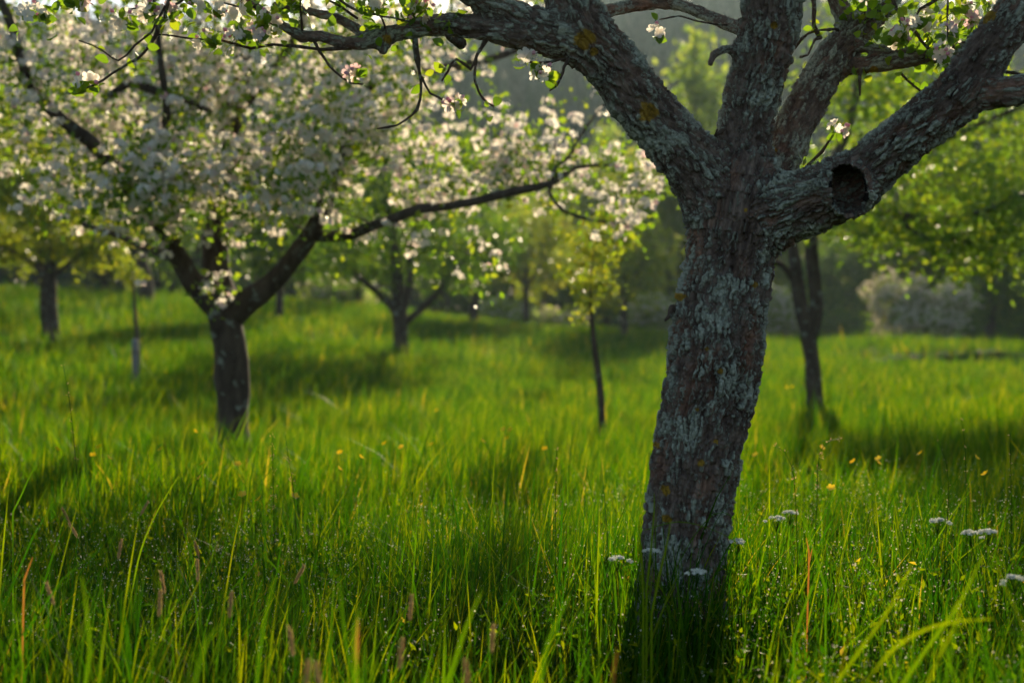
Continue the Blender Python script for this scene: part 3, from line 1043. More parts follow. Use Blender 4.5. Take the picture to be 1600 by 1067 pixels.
cl_white = [cluster_mesh(s, False) for s in (1, 2, 3, 4)]
cl_pink = [cluster_mesh(s, True) for s in (5, 6)]
NEAR_BL = [(318, 62, 4.3, 0), (345, 70, 4.3, 0), (366, 58, 4.28, 0), (402, 56, 4.3, 1), (421, 32, 4.35, 0), (135, 132, 4.28, 0), (556, 118, 4.33, 1), (709, 162, 4.35, 1),
           (826, 97, 4.45, 0), (850, 118, 4.45, 0), (1310, 202, 4.74, 1), (1412, 50, 4.76, 0), (1402, 62, 4.75, 0), (1424, 40, 4.76, 0), (1480, 52, 4.4, 1), (1472, 84, 4.7, 1),
           (1506, 16, 4.8, 0), (1520, 36, 4.8, 1), (1494, 48, 4.8, 0), (660, 12, 4.4, 1), (650, 22, 4.4, 0), (1024, 52, 4.6, 0), (262, 24, 4.3, 1), (300, 8, 4.3, 0), (335, 18, 4.32, 0),
           (230, 20, 4.3, 0), (190, 30, 4.3, 0), (60, 20, 4.3, 0), (120, 8, 4.3, 1), (585, 8, 4.3, 0), (470, 5, 4.35, 0), (385, 8, 4.4, 0), (1560, 10, 4.7, 0), (730, 20, 4.9, 0), (1445, 30, 4.8, 0)]
for px, py, d, pink in NEAR_BL:
    for k in range(1 if d < 4.5 else 1):
        me = (cl_pink if pink else cl_white)[int(rng.integers(0, 2 if pink else 4))]
        o = link("blossom", me, tree1)
        o.location = at(px, py, d) - O1
        o.rotation_euler = (rng.normal() * 0.5, rng.normal() * 0.5, rng.uniform(0, 6.28))
        s = rng.uniform(0.9, 1.15)
        o.scale = (s, s, s)
E_ = np.array(sk.ends)
pick = E_[rng.choice(len(E_), 300)]
V, fl, a = flowers_at(pick[:, :3] + rng.normal(size=(300, 3)) * 0.04, rng, 5, 0.035, 0.022, FLOW_FAR)
link("blossom_mass", mesh_from("apple_blossom_high", [(V - O1, fl, 0)], M_petal, attrs={'rnd': a}), tree1, kind='stuff')
print("main tree", round(time.time() - T0, 1), len(P))


# ================================================================== generic orchard trees
def make_tree(name, label, cat, base_xy, limbs, env, n_targets, rng, leaf_mat, leaf_size, leaf_per, spread=0.07, leaf_proto=LEAF5, bark=None, group=None,
              blossom=None, rmax=0.03, seg=0.16, K0=14, droop=0.0, rough=0.10, filt=None, extra=None):
    x, y = base_xy
    o = np.array([x, y, Hs(x, y) - 0.02])
    t = thing(name, label, cat, o, group)
    s = Skel()
    for l in limbs:
        s.limb(l)
    tg = ellipsoids(env, n_targets, rng)
    if filt is not None:
        tg = tg[filt(tg)]
    if extra is not None:
        tg = np.vstack([tg, extra])
    s.attract(tg, rng, rmax=rmax, seg=seg, droop=droop, rmin=.0042)
    link("trunk", mesh_from(name + "_wood", s.wood(o, K0=K0, rough=rough), bark or M_bark_mid), t)
    V, fl, a = leaves_on(s.ends, rng, leaf_per, spread, leaf_size, leaf_proto)
    if leaf_per > 0:
        link("crown", mesh_from(name + "_leaves", [(V - o, fl, 0)], leaf_mat, smooth=False, attrs={'rnd': a}), t)
    return t, s, o


def rowsd(pts):
    return limb_rows(pts)


# ---- 2. left blossoming tree, 11 m
d = 11.0
rng = np.random.default_rng(5)
b = at(362, 690, d)
L2 = [
    [(366, 745, d, 38), (364, 690, d, 30), (364, 640, d, 26), (362, 590, d, 26), (358, 540, d, 26), (353, 495, d, 27), (350, 470, d, 25), (348, 455, d, 18)],
    [(352, 485, d, 24), (326, 470, d, 20), (303, 445, d, 17), (280, 402, d - .1, 15), (255, 355, d - .3, 14), (218, 312, d - .5, 13), (180, 262, d - .8, 12), (140, 220, d - 1.0, 11), (100, 190, d - 1.1, 10), (55, 145, d - 1.2, 9), (34, 95, d - 1.3, 8), (10, 20, d - 1.4, 7), (-30, -60, d - 1.5, 5)],
    [(350, 478, d, 24), (342, 440, d + .1, 22), (337, 390, d + .2, 21), (342, 330, d + .3, 19), (350, 260, d + .4, 17), (364, 180, d + .5, 15), (380, 100, d + .5, 14), (378, 20, d + .6, 12), (385, -80, d + .7, 9), (400, -180, d + .8, 6)],
    [(362, 490, d, 24), (388, 470, d - .05, 20), (418, 450, d - .1, 17), (452, 413, d - .2, 15), (485, 366, d - .3, 14), (510, 315, d - .35, 12), (522, 275, d - .3, 10), (540, 228, d - .2, 9), (560, 170, 11, 8), (592, 118, 11.1, 7), (650, 108, 11.3, 7), (702, 106, 11.5, 7), (755, 95, 11.6, 6), (804, 80, 11.8, 5), (850, 60, 12, 4)],
    [(488, 368, d - .3, 10), (520, 369, d - .4, 9), (550, 366, d - .5, 8.5), (584, 352, d - .6, 8), (615, 342, d - .7, 8), (655, 326, d - .8, 8), (702, 322, d - .8, 7), (746, 314, d - .9, 7), (804, 299, d - .9, 7), (864, 286, d - .9, 5), (900, 262, d - .9, 3.5), (950, 258, d - .9, 2.5)],
    [(285, 405, d, 9), (240, 392, d + .3, 7), (190, 370, d + .7, 5), (130, 350, d + 1, 4)],
    [(215, 308, d - .5, 8), (240, 250, d - .8, 7), (260, 180, d - 1.1, 6), (250, 90, d - 1.3, 5), (240, 0, d - 1.4, 4)],
    [(364, 180, d + .5, 9), (420, 120, d + .3, 7), (470, 40, d + .2, 6), (500, -60, d, 5)],
    [(345, 320, d + .3, 9), (300, 270, d + .8, 8), (250, 230, d + 1.2, 6), (190, 150, d + 1.5, 5)],
    [(860, 286, d - .9, 4), (858, 300, d - 1, 3), (880, 330, d - 1.1, 2.5), (930, 345, d - 1.1, 2), (965, 350, d - 1.1, 1.5)],
    [(864, 282, d - .9, 4), (866, 262, d - .9, 3.5), (890, 245, d - .8, 3), (905, 215, d - .8, 2.5), (930, 180, d - .8, 2)],
    [(170, 150, d - .9, 5), (200, 130, d - .9, 7), (240, 142, d - .9, 7), (280, 152, d - .8, 5), (330, 175, d - .6, 4)],
]


def env_px(px, py, d, rpx, rpy, rd, w):
    c = at(px, py, d)
    return (c[0], c[1], c[2], rpx * d / F, rd, rpy * d / F, w)


env2 = [env_px(120, 160, 10.6, 260, 190, 1.3, 4.5), env_px(380, 130, 11, 270, 240, 1.4, 5.5), env_px(620, 190, 10.9, 210, 170, 1.4, 4), env_px(400, 290, 10.1, 150, 85, .7, 1.6), env_px(210, 300, 9.9, 150, 80, .8, 1.8), env_px(820, 240, 10.5, 150, 95, 1.0, 2.0),
        env_px(940, 300, 10.0, 75, 70, 0.5, 0.4), env_px(330, -180, 11, 420, 190, 1.6, 1.6), env_px(-120, 80, 10.5, 180, 200, 1.8, 2), env_px(700, 0, 11.3, 200, 120, 1.2, 1.4), env_px(880, 130, 10.8, 90, 80, .8, .5)]


def filt2(p):
    px = 800 + p[:, 0] / p[:, 1] * F
    py = 518 - (p[:, 2] - CAM_H) / p[:, 1] * F
    low = np.interp(px, [-200, 0, 60, 200, 260, 400, 440, 560, 640, 700, 760, 800, 860, 900, 1010], [335, 335, 335, 385, 420, 385, 400, 345, 395, 400, 440, 340, 350, 350, 380])
    return (py < low) & (px < 1030) & ~((px > 690) & (px < 960) & (py > 60) & (py < 235) & (rng.random(len(p)) < 0.75))


ex = np.array([at(*v) for v in [(340, 452, 10.7), (333, 462, 10.7), (752, 440, 10.2), (770, 395, 10.2), (995, 300, 9.9), (1010, 330, 9.9), (965, 350, 9.9), (975, 375, 9.9),
                                 (940, 335, 9.9), (640, 385, 10.3), (700, 390, 10.3), (560, 370, 10.5), (225, 390, 10.5), (960, 235, 10.3), (990, 270, 10)]])
tree2, s2, O2 = make_tree("apple_tree", "dark-trunked apple tree in full white and pink blossom, its long bough reaching right", "tree",
                          (b[0], b[1]), [rowsd(l) for l in L2], env2, 620, rng, M_apple_leaf, 0.056, 10, spread=0.10, filt=filt2, extra=ex, K0=18, rough=0.16)
E_ = np.array(s2.ends)
nC = 3400
pick = E_[rng.integers(0, len(E_), nC)]
cc = pick[:, :3] + rng.normal(size=(nC, 3)) * 0.085
# nearest to the camera side are built one by one
order = np.argsort(cc[:, 1])
inpic = [i for i in order if abs(cc[i, 0] / cc[i, 1]) < 0.36 and (cc[i, 2] - CAM_H) / cc[i, 1] < 0.235]
sing = inpic[:100]
mass = np.setdiff1d(np.arange(nC), sing)
protos = []
for k in range(4):
    r_ = np.random.default_rng(40 + k)
    V, fl, a = flowers_at(np.zeros((1, 3)), r_, 6, 0.042, 0.024, FLOW_FAR)
    protos.append(mesh_from("blossom_cluster", [(V, fl, 0)], M_petal, smooth=False, attrs={'rnd': a}))
for k, i in enumerate(sing):
    o = link("blossom", protos[k % 4], tree2)
    o.location = cc[i] - O2
    o.rotation_euler = (0, 0, rng.uniform(0, 6.28))
V, fl, a = flowers_at(cc[mass], rng, 6, 0.042, 0.0235, FLOW_FAR)
link("blossom_mass", mesh_from("blossom_mass", [(V - O2, fl, 0)], M_petal, smooth=False, attrs={'rnd': a}), tree2, kind='stuff')
print("tree2", round(time.time() - T0, 1), len(s2.ends))

# ---- 3. middle tree, 26 m
d = 26.0
rng = np.random.default_rng(6)
L3 = [
    [(627, 600, d, 16), (627, 560, d, 13), (626, 520, d, 12), (624, 485, d, 12)],
    [(622, 492, d, 8), (600, 465, d, 6), (575, 445, d - .3, 5), (552, 422, d - .5, 4)],
    [(624, 490, d, 10), (621, 445, d, 9), (618, 400, d, 8), (612, 350, d, 6), (600, 300, d, 4)],
    [(628, 490, d, 7), (640, 440, d, 6), (640, 400, d, 5), (650, 340, d, 3)],
    [(628, 508, d, 7), (650, 490, d, 6), (680, 462, d, 6), (702, 430, d, 5), (718, 408, d, 4), (760, 370, d, 3)],
]
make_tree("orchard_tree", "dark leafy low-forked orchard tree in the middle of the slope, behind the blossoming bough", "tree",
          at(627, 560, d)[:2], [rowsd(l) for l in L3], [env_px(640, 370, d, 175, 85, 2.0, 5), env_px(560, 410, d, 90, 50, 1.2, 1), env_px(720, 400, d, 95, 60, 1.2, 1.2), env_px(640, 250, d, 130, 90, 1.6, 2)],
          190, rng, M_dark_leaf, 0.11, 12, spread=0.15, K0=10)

# ---- 4. far-left double trunk, 24 m
d = 24.0
rng = np.random.default_rng(7)
L4 = [
    [(85, 575, d, 12), (84, 530, d, 10), (80, 480, d, 9), (79, 430, d, 9), (76, 380, d, 7), (72, 330, d, 5)],
    [(78, 440, d, 6), (60, 420, d, 4.5), (30, 398, d, 4), (-10, 380, d, 3)],
    [(80, 435, d, 6), (100, 418, d, 4), (130, 395, d, 3.5), (165, 370, d, 3)],
    [(69, 570, d + .4, 6), (68, 520, d + .4, 5), (67, 470, d + .3, 5), (68, 432, d + .2, 4), (60, 380, d, 3)],
]
make_tree("orchard_tree", "double-trunked yellow-green tree standing farthest left on the slope", "tree",
          at(84, 535, d)[:2], [rowsd(l) for l in L4], [env_px(70, 330, d, 130, 90, 1.7, 5), env_px(150, 380, d, 70, 40, 1, 1), env_px(10, 390, d, 70, 30, 1, 1), env_px(60, 230, d, 120, 80, 1.3, 2)],
          210, rng, M_young_leaf, 0.11, 12, spread=0.13, K0=10)

# ---- 5. right tree, 17 m
d = 17.0
rng = np.random.default_rng(8)
L5 = [
    [(1278, 660, d, 18), (1272, 615, d, 13.5), (1269, 565, d, 12), (1264, 530, d, 13), (1258, 505, d, 10)],
    [(1262, 525, d, 12), (1252, 480, d, 11), (1247, 450, d, 11), (1243, 415, d, 10), (1236, 370, d, 8), (1225, 300, d, 6), (1200, 220, d, 5), (1190, 140, d, 4)],
    [(1248, 455, d, 7), (1236, 432, d, 5), (1222, 415, d - .2, 5), (1200, 400, d - .3, 4)],
    [(1266, 528, d, 11), (1275, 490, d, 11), (1274, 450, d, 10.5), (1268, 400, d, 10.5), (1272, 350, d, 9), (1290, 290, d, 9), (1320, 210, d, 8), (1340, 130, d, 6), (1350, 30, d, 4)],
    [(1272, 360, d, 9), (1330, 330, d - .5, 7), (1400, 335, d - 1, 6), (1470, 345, d - 1.5, 6), (1550, 325, d - 2, 5), (1640, 290, d - 2, 4)],
    [(1300, 270, d, 7), (1380, 265, d - .5, 6), (1450, 230, d - 1, 5), (1540, 190, d - 1.2, 4), (1640, 150, d - 1.5, 3)],
    [(1400, 335, d - 1, 4), (1440, 370, d - 1.4, 3.5), (1500, 375, d - 1.8, 3), (1570, 395, d - 2, 2)],
]


def filt5(p):
    px = 800 + p[:, 0] / p[:, 1] * F
    py = 518 - (p[:, 2] - CAM_H) / p[:, 1] * F
    low = np.interp(px, [1150, 1230, 1290, 1340, 1400, 1500, 1600, 1800], [330, 350, 375, 395, 400, 435, 455, 470])
    return (py < low) & (px > 1235 + 0 * px)


make_tree("orchard_tree", "fork-trunked orchard tree with a wide drooping green crown, behind the old apple tree's right limb", "tree",
          at(1272, 615, d)[:2], [rowsd(l) for l in L5], [env_px(1430, 330, d - 1, 200, 100, 1.8, 5), env_px(1560, 380, d - 1.5, 160, 80, 1.3, 3.5), env_px(1420, 170, d, 230, 160, 2.0, 5), env_px(1650, 250, d - 1, 160, 150, 1.8, 3), env_px(1450, 20, d, 230, 120, 1.8, 2.5)],
          240, rng, M_apple_leaf, 0.088, 16, spread=0.15, filt=filt5, K0=12)
print("tree5", round(time.time() - T0, 1))

# ---- 6/12. saplings
rng = np.random.default_rng(9)
d = 12.0
make_tree("sapling", "slender leaning sapling with a small leafy top, left of the old apple trunk", "sapling",
          at(941, 655, d)[:2], [rowsd([(942, 690, d, 7), (940, 650, d, 6), (937, 600, d, 5.5), (930, 550, d, 4.6), (925, 500, d, 3.2), (922, 460, d, 2), (925, 420, d, 1.4), (930, 380, d, 1)])],
          [env_px(925, 450, d, 60, 60, 0.35, 3), env_px(930, 380, d, 70, 50, .3, 2)], 50, rng, M_young_leaf, 0.05, 8, spread=0.03, K0=8, rmax=0.006)
d = 18.5
make_tree("sapling", "thin pink-budded sapling tied beside a short grey post", "sapling",
          at(217, 575, d)[:2], [rowsd([(219, 600, d, 4), (217, 560, d, 3), (213, 510, d, 3), (210, 470, d, 2.5), (208, 440, d, 2), (207, 418, d, 1.5)])],
          [env_px(207, 425, d, 28, 24, 0.25, 3)], 22, rng, M_young_leaf, 0.05, 5, spread=0.04, K0=8, rmax=0.006)
p = at(211, 572, 18.4)
o = np.array([p[0], p[1], Hs(p[0], p[1])])
post = thing("wooden_post", "short weathered grey post at the foot of the thin sapling", "post", o)
rows = np.array([[0, 0, -0.2, .045], [0, 0, 0.0, .045], [0.004, 0, .3, .044], [0.0, 0, .56, .043], [0, 0, .60, .043], [0, 0, .615, .030]])
V, fl = tube(catmull(rows, .06), 12, 0.05, 3)
link("post_body", mesh_from("post", [(V, fl, 0)], M_post), post)
V, fl = tube(np.array([[0.0 + .062 * math.cos(a), .062 * math.sin(a), .45, .007] for a in np.linspace(0, 6.2, 14)]), 6)
link("tie_band", mesh_from("tie", [(V, fl, 0)], M_twig), post)

# ---- 7. other ridge trees and trunks
rng = np.random.default_rng(10)


def ridge(px, py, d, w, label, mat, cr, env, n, leaf=0.15, per=11, name="orchard_tree", lean=0, group=None, spread=0.16):
    trunk = [(px, py + 40, d, w * 1.25), (px, py, d, w), (px + lean * .4, py - 35, d, w * .85), (px + lean, py - 75, d, w * .7), (px + lean * 1.3, py - 130, d, w * .5)]
    l2 = [(px + lean * .6, py - 50, d, w * .6), (px + lean - 30, py - 95, d, w * .4), (px + lean - 50, py - 140, d, w * .25)]
    l3 = [(px + lean * .6, py - 45, d, w * .6), (px + lean + 25, py - 90, d, w * .4), (px + lean + 55, py - 135, d, w * .25)]
    return make_tree(name, label, "tree", at(px, py, d)[:2], [rowsd(trunk), rowsd(l2), rowsd(l3)], env, n, rng, mat, leaf, per, spread=spread, K0=8, group=group)


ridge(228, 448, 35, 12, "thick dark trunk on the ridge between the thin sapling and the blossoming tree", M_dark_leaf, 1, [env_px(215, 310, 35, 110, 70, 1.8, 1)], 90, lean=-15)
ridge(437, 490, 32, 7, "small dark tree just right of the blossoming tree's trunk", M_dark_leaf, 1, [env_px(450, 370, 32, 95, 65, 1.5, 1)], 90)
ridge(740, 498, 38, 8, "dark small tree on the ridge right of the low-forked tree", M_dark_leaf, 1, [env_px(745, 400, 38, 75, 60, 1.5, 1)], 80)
ridge(822, 498, 40, 6, "slim dark-stemmed tree on the ridge beside the pale bush", M_young_leaf, 1, [env_px(830, 390, 40, 80, 75, 1.6, 1)], 80)
ridge(975, 508, 36, 6, "young forked tree with pale leaves on the ridge just left of the old trunk", M_young_leaf, 1, [env_px(975, 400, 36, 90, 80, 1.6, 1)], 90, per=8)
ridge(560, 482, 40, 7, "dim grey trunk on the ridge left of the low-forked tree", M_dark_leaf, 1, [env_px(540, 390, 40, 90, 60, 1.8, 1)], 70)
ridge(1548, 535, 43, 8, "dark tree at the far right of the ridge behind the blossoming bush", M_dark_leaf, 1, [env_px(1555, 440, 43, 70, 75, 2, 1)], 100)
ridge(1635, 535, 41, 8, "dark tree at the right end of the ridge, cut by the picture edge", M_dark_leaf, 1, [env_px(1630, 430, 41, 70, 85, 2, 1)], 100)
ridge(1530, 515, 58, 7, "yellow-green tree beyond the ridge to the right of the blossoming bush", M_young_leaf, 1, [env_px(1530, 400, 58, 90, 90, 2, 1)], 90, leaf=.13)
ridge(30, 440, 42, 8, "grey-green tree on the ridge behind the double-trunked tree", M_wood_leaf, 1, [env_px(10, 320, 42, 110, 100, 2, 1)], 90)
ridge(310, 470, 45, 7, "dim green tree on the ridge behind the blossoming tree", M_dark_leaf, 1, [env_px(300, 360, 45, 110, 90, 2, 1)], 90)


# ---- bushes
def bush(label, px, py, d, wpx, hpx, leafm, flower, nfl, rng, name="blossoming_bush", leaf=0.11, per=10, n=90):
    p = at(px, py, d)
    o = np.array([p[0], p[1], Hs(p[0], p[1]) - .03])
    t = thing(name, label, "bush", o)
    s = Skel()
    w, h = wpx * d / F, hpx * d / F
    for k in range(9):
        a = rng.uniform(0, 6.28)
        s.limb(np.array([[o[0] + .1 * math.cos(a), o[1] + .1 * math.sin(a), o[2], .03], [o[0] + w * .25 * math.cos(a), o[1] + .3 * math.sin(a), o[2] + h * .4, .02],
                         [o[0] + w * .55 * math.cos(a), o[1] + .6 * math.sin(a), o[2] + h * rng.uniform(.6, .85), .01]]), step=.2)
    tg = ellipsoids([(o[0], o[1], o[2] + h * .5, w, min(w, 1.6), h * .5, 1), (o[0] - w * .35, o[1], o[2] + h * .6, w * .5, 1, h * .45, .6), (o[0] + w * .4, o[1], o[2] + h * .45, w * .5, 1, h * .4, .5)], n, rng)
    s.attract(tg, rng, rmax=.015)
    link("stem", mesh_from("bush_wood", s.wood(o, K0=6), M_bark_far), t)
    V, fl, a = leaves_on(s.ends, rng, per, .14, leaf, LEAF5)
    link("crown", mesh_from("bush_leaves", [(V - o, fl, 0)], leafm, smooth=False, attrs={'rnd': a}), t)
    if flower:
        E_ = np.array(s.ends)
        c = E_[rng.integers(0, len(E_), nfl), :3] + rng.normal(size=(nfl, 3)) * .14
        V, fl, a = flowers_at(c, rng, 4, .06, .045, FLOW_FAR)
        link("blossom_mass", mesh_from("bush_blossom", [(V - o, fl, 0)], flower, smooth=False, attrs={'rnd': a}), t, kind='stuff')
    return t


rng = np.random.default_rng(12)
bush("wide cream-blossomed bush on the ridge at the right, under the drooping crown", 1428, 522, 39, 105, 115, M_apple_leaf, M_cream_petal, 2000, rng)
bush("small grey-white bush on the ridge, left of the old trunk", 868, 505, 41, 45, 28, M_wood_leaf, M_cream_petal, 500, rng, n=50)
bush("cream-flowered bush on the ridge between the old trunk and the fork-trunked tree", 1222, 520, 44, 50, 95, M_wood_leaf, M_cream_petal, 700, rng)
bush("pale bush on the ridge under the blossoming bough", 530, 490, 43, 60, 45, M_wood_leaf, M_cream_petal, 500, rng)
bush("low pale green bush behind the low-forked tree", 790, 495, 46, 55, 40, M_wood_leaf, M_cream_petal, 300, rng)
bush("pinkish blossoming bush on the ridge against the old trunk's left edge", 1020, 515, 44, 42, 70, M_wood_leaf, M_cream_petal, 500, rng)
bush("dark green bush at the far end of the right ridge", 1580, 530, 47, 90, 70, M_dark_leaf, None, 0, rng, name="bush")
bush("dark green bush behind the fork-trunked tree", 1310, 520, 50, 70, 60, M_dark_leaf, None, 0, rng, name="bush")
print("bushes", round(time.time() - T0, 1))

# ---- woodland edge beyond the rise: three kinds, copied
def proto_tree(seed, hgt, wid, mat, leaf, n, per, slim=False):
    r = np.random.default_rng(seed)
    s = Skel()
    s.limb(np.array([[0, 0, -.4, .22], [0, 0, .8, .18], [.1, .1, hgt * .3, .15], [0, .1, hgt * .6, .09], [0, 0, hgt * .9, .03]]), step=.4)
    for k in range(6):
        a = r.uniform(0, 6.28)
        z = hgt * r.uniform(.18, .5)
        s.limb(np.array([[0, 0, z, .08], [wid * .3 * math.cos(a), wid * .3 * math.sin(a), z + hgt * .1, .06], [wid * .65 * math.cos(a), wid * .65 * math.sin(a), z + hgt * .22, .03]]), step=.4)
    env = [(0, 0, hgt * .55, wid * .75, wid * .75, hgt * .42, 3)]
    if not slim:
        for k in range(6):
            a = r.uniform(0, 6.28)
            env.append((wid * .5 * math.cos(a), wid * .5 * math.sin(a), hgt * r.uniform(.35, .75), wid * .42, wid * .42, hgt * .16, .7))
    s.attract(ellipsoids(env, n, r), r, rmax=.05, seg=.3)
    wm = mesh_from("wood_edge_trunk", s.wood(np.zeros(3), K0=8, K1=4), M_bark_far)
    V, fl, a = leaves_on(s.ends, r, per, .26, leaf, LEAF5)
    lm = mesh_from("wood_edge_crown", [(V, fl, 0)], mat, smooth=False, attrs={'rnd': a})
    return wm, lm


PT = [proto_tree(1, 10, 3.6, M_wood_leaf, .32, 200, 9), proto_tree(2, 8, 3.0, M_young_leaf, .28, 180, 9), proto_tree(3, 11, 1.7, M_wood_leaf, .26, 170, 8, True),
      proto_tree(4, 9, 3.8, M_dark_leaf, .30, 200, 10)]
rng = np.random.default_rng(13)
KINDS = ["tall green broadleaf tree at the edge of the wood beyond the meadow", "yellow-green rounded tree at the edge of the wood beyond the meadow",
         "slim upright pale-leaved tree at the edge of the wood beyond the meadow", "dark spreading tree at the edge of the wood beyond the meadow"]
# px at base, distance, kind, height scale
WOOD = [(-60, 62, 0, .9), (60, 58, 3, .8), (160, 66, 1, .95), (250, 60, 3, .8), (345, 70, 0, .8), (430, 62, 1, .8), (520, 68, 3, .7), (600, 60, 0, .62), (680, 72, 1, .7), (740, 64, 3, .5),
        (800, 60, 1, .55), (850, 70, 0, .62), (900, 58, 1, .62), (950, 66, 2, .75), (1000, 60, 1, .75), (1045, 70, 0, .85), (1085, 62, 2, .92), (1130, 70, 1, .85), (1175, 60, 0, .85),
        (1225, 66, 2, .7), (1270, 58, 1, .5), (1330, 70, 0, .6), (1390, 60, 1, 1.1), (1450, 66, 0, 1.2), (1510, 58, 3, 1.1), (1580, 66, 0, 1.2), (1660, 60, 3, 1.2), (1740, 66, 0, 1.2), (-160, 64, 3, 1.0), (1110, 54, 3, .35), (920, 52, 3, .35), (700, 54, 3, .35), (340, 54, 3, .5), (1300, 52, 3, .4)]
for px, dd, k, s in WOOD:
    x = (px - 800) / F * dd
    y = dd
    t = thing("woodland_tree", KINDS[k], "tree", (x, y, Hs(x, y) - .1), "trees of the wood edge beyond the meadow")
    a = rng.uniform(0, 6.28)
    t.rotation_euler = (0, 0, a)
    ss = s * rng.uniform(.93, 1.07) * (1.4 if 640 < px < 1160 and s > .5 else 1.15)
    t.scale = (ss * rng.uniform(.9, 1.1), ss * rng.uniform(.9, 1.1), ss)
    link("trunk", PT[k][0], t)
    link("crown", PT[k][1], t)
print("woods", round(time.time() - T0, 1))

# ------------------------------------------------------------------ grass
def blades(x, y, h, w, rng, segs, lean, bend):
    """curved tapering blades -> V, faces, t per vertex, rnd per vertex"""
    n = len(x)
    z0 = H(x, y) - 0.01
    yaw = rng.uniform(0, 2 * np.pi, n)
    # a little wind / common leaning
    la = rng.uniform(0, 2 * np.pi, n)
    lx = np.cos(la) * lean * np.abs(rng.normal(size=n)) + 0.05
    ly = np.sin(la) * lean * np.abs(rng.normal(size=n))
    bnd = bend * np.abs(rng.normal(size=n)) + 0.05
    ts = np.linspace(0, 1, segs + 1)
    wprof = np.array([0.75, 1.0, 0.8, 0.45, 0.2])[:segs] if segs >= 3 else np.array([0.9, 0.75])[:segs]
    cx, sx = np.cos(yaw), np.sin(yaw)
    V = np.zeros((n, 2 * segs + 1, 3), np.float32)
    T = np.zeros((n, 2 * segs + 1), np.float32)
    for i, t in enumerate(ts):
        k = t + bnd * t * t * 1.2
        px = x + h * lx * k
        py = y + h * ly * k
        pz = z0 + h * (t - 0.33 * bnd * t * t * t) * (1 - 0.25 * np.minimum(1, lx * lx + ly * ly))
        if i < segs:
            ww = w * wprof[i] * 0.5
            V[:, 2 * i] = np.stack([px - cx * ww, py - sx * ww, pz], 1)
            V[:, 2 * i + 1] = np.stack([px + cx * ww, py + sx * ww, pz], 1)
            T[:, 2 * i:2 * i + 2] = t
        else:
            V[:, 2 * i] = np.stack([px, py, pz], 1)
            T[:, 2 * i] = 1
    m = 2 * segs + 1
    q = np.array([[2 * i, 2 * i + 1, 2 * i + 3, 2 * i + 2] for i in range(segs - 1)])
    tr = np.array([[2 * segs - 2, 2 * segs - 1, 2 * segs]])
    off = (np.arange(n) * m)[:, None, None]
    rn = np.repeat(rng.random(n), m)
    return V.reshape(-1, 3), [(q[None] + off).reshape(-1, 4), (tr[None] + off).reshape(-1, 3)], T.ravel(), rn


def field(dens, y0, y1, rng):
    """random points of the viewed wedge (with a margin) between two distances"""
    A = (y1 - y0) * (0.42 * (y0 + y1) + 2 * 1.0)
    n = int(A * dens)
    hw1 = 0.42 * y1 + 1.0
    y = rng.uniform(y0, y1, int(n * 3))
    x = rng.uniform(-hw1, hw1, len(y))
    ok = np.abs(x) < 0.42 * y + 1.0
    x, y = x[ok][:n], y[ok][:n]
    return x, y


def hfield(x, y):
    n = fbm(xy3(x, y, 0.8), 3, 71)
    return (1 + 0.45 * n) * (1 + 0.3 * np.exp(-((x - .52) ** 2 + (y - 4.35) ** 2) / .2))


rng = np.random.default_rng(77)
ch, tt, rr = [], [], []
ZON = [  # y0,y1,density,height,width,segs
    (0.9, 3.0, 2500, 0.38, 0.0068, 4), (3.0, 7.0, 2600, 0.36, 0.0068, 4), (7.0, 14.0, 1200, 0.33, 0.009, 3), (14.0, 26.0, 560, 0.31, 0.014, 3), (26.0, 46.0, 230, 0.31, 0.022, 2)]
for y0, y1, dn, hh, ww, sg in ZON:
    x, y = field(dn, y0, y1, rng)
    # clumping
    keep = rng.random(len(x)) < 0.62 + 0.55 * fbm(xy3(x, y, 2.6), 2, 91)
    # bare bank and tree feet
    bank = (x > 7.2) & (x < 11.5) & (np.abs(y - (28.4 + 0.6 * np.sin(x * 0.7))) < 0.55)
    keep &= ~(bank & (rng.random(len(x)) < 0.6))
    x, y = x[keep], y[keep]
    n = len(x)
    h = hh * hfield(x, y) * rng.uniform(0.45, 1.25, n)
    tall = rng.random(n) < 0.05
    h[tall] *= 1.5
    h = np.clip(h, 0.05, 0.8)
    if y0 < 1.5:
        h *= np.interp(y, [0.9, 1.6, 2.4], [0.35, 0.8, 1.0])
    w = ww * rng.uniform(0.55, 1.5, n)
    V, fl, T, rn = blades(x, y, h, w, rng, sg, 0.30, 0.35)
    ch.append((V, fl, 0)); tt.append(T); rr.append(rn ** (3.2 if y0 < 2 else (1.9 if y0 < 6 else 1.2)))  # nearer zones lean to darker blade colours, painting in the foreground shade
# short undergrowth
for y0, y1, dn, hh, ww in [(0.9, 7.0, 2600, 0.11, 0.006), (7, 14, 800, .13, .011)]:
    x, y = field(dn, y0, y1, rng)
    n = len(x)
    V, fl, T, rn = blades(x, y, hh * rng.uniform(.5, 1.3, n), ww * rng.uniform(.6, 1.4, n), rng, 2, 0.7, 0.5)
    ch.append((V, fl, 0)); tt.append(T); rr.append(rn * 0.6)
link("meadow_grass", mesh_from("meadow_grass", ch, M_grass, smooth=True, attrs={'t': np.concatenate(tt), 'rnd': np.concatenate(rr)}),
     kind='stuff', label='tall meadow grass covering the orchard floor')
print("grass", round(time.time() - T0, 1), sum(len(c[0]) for c in ch))

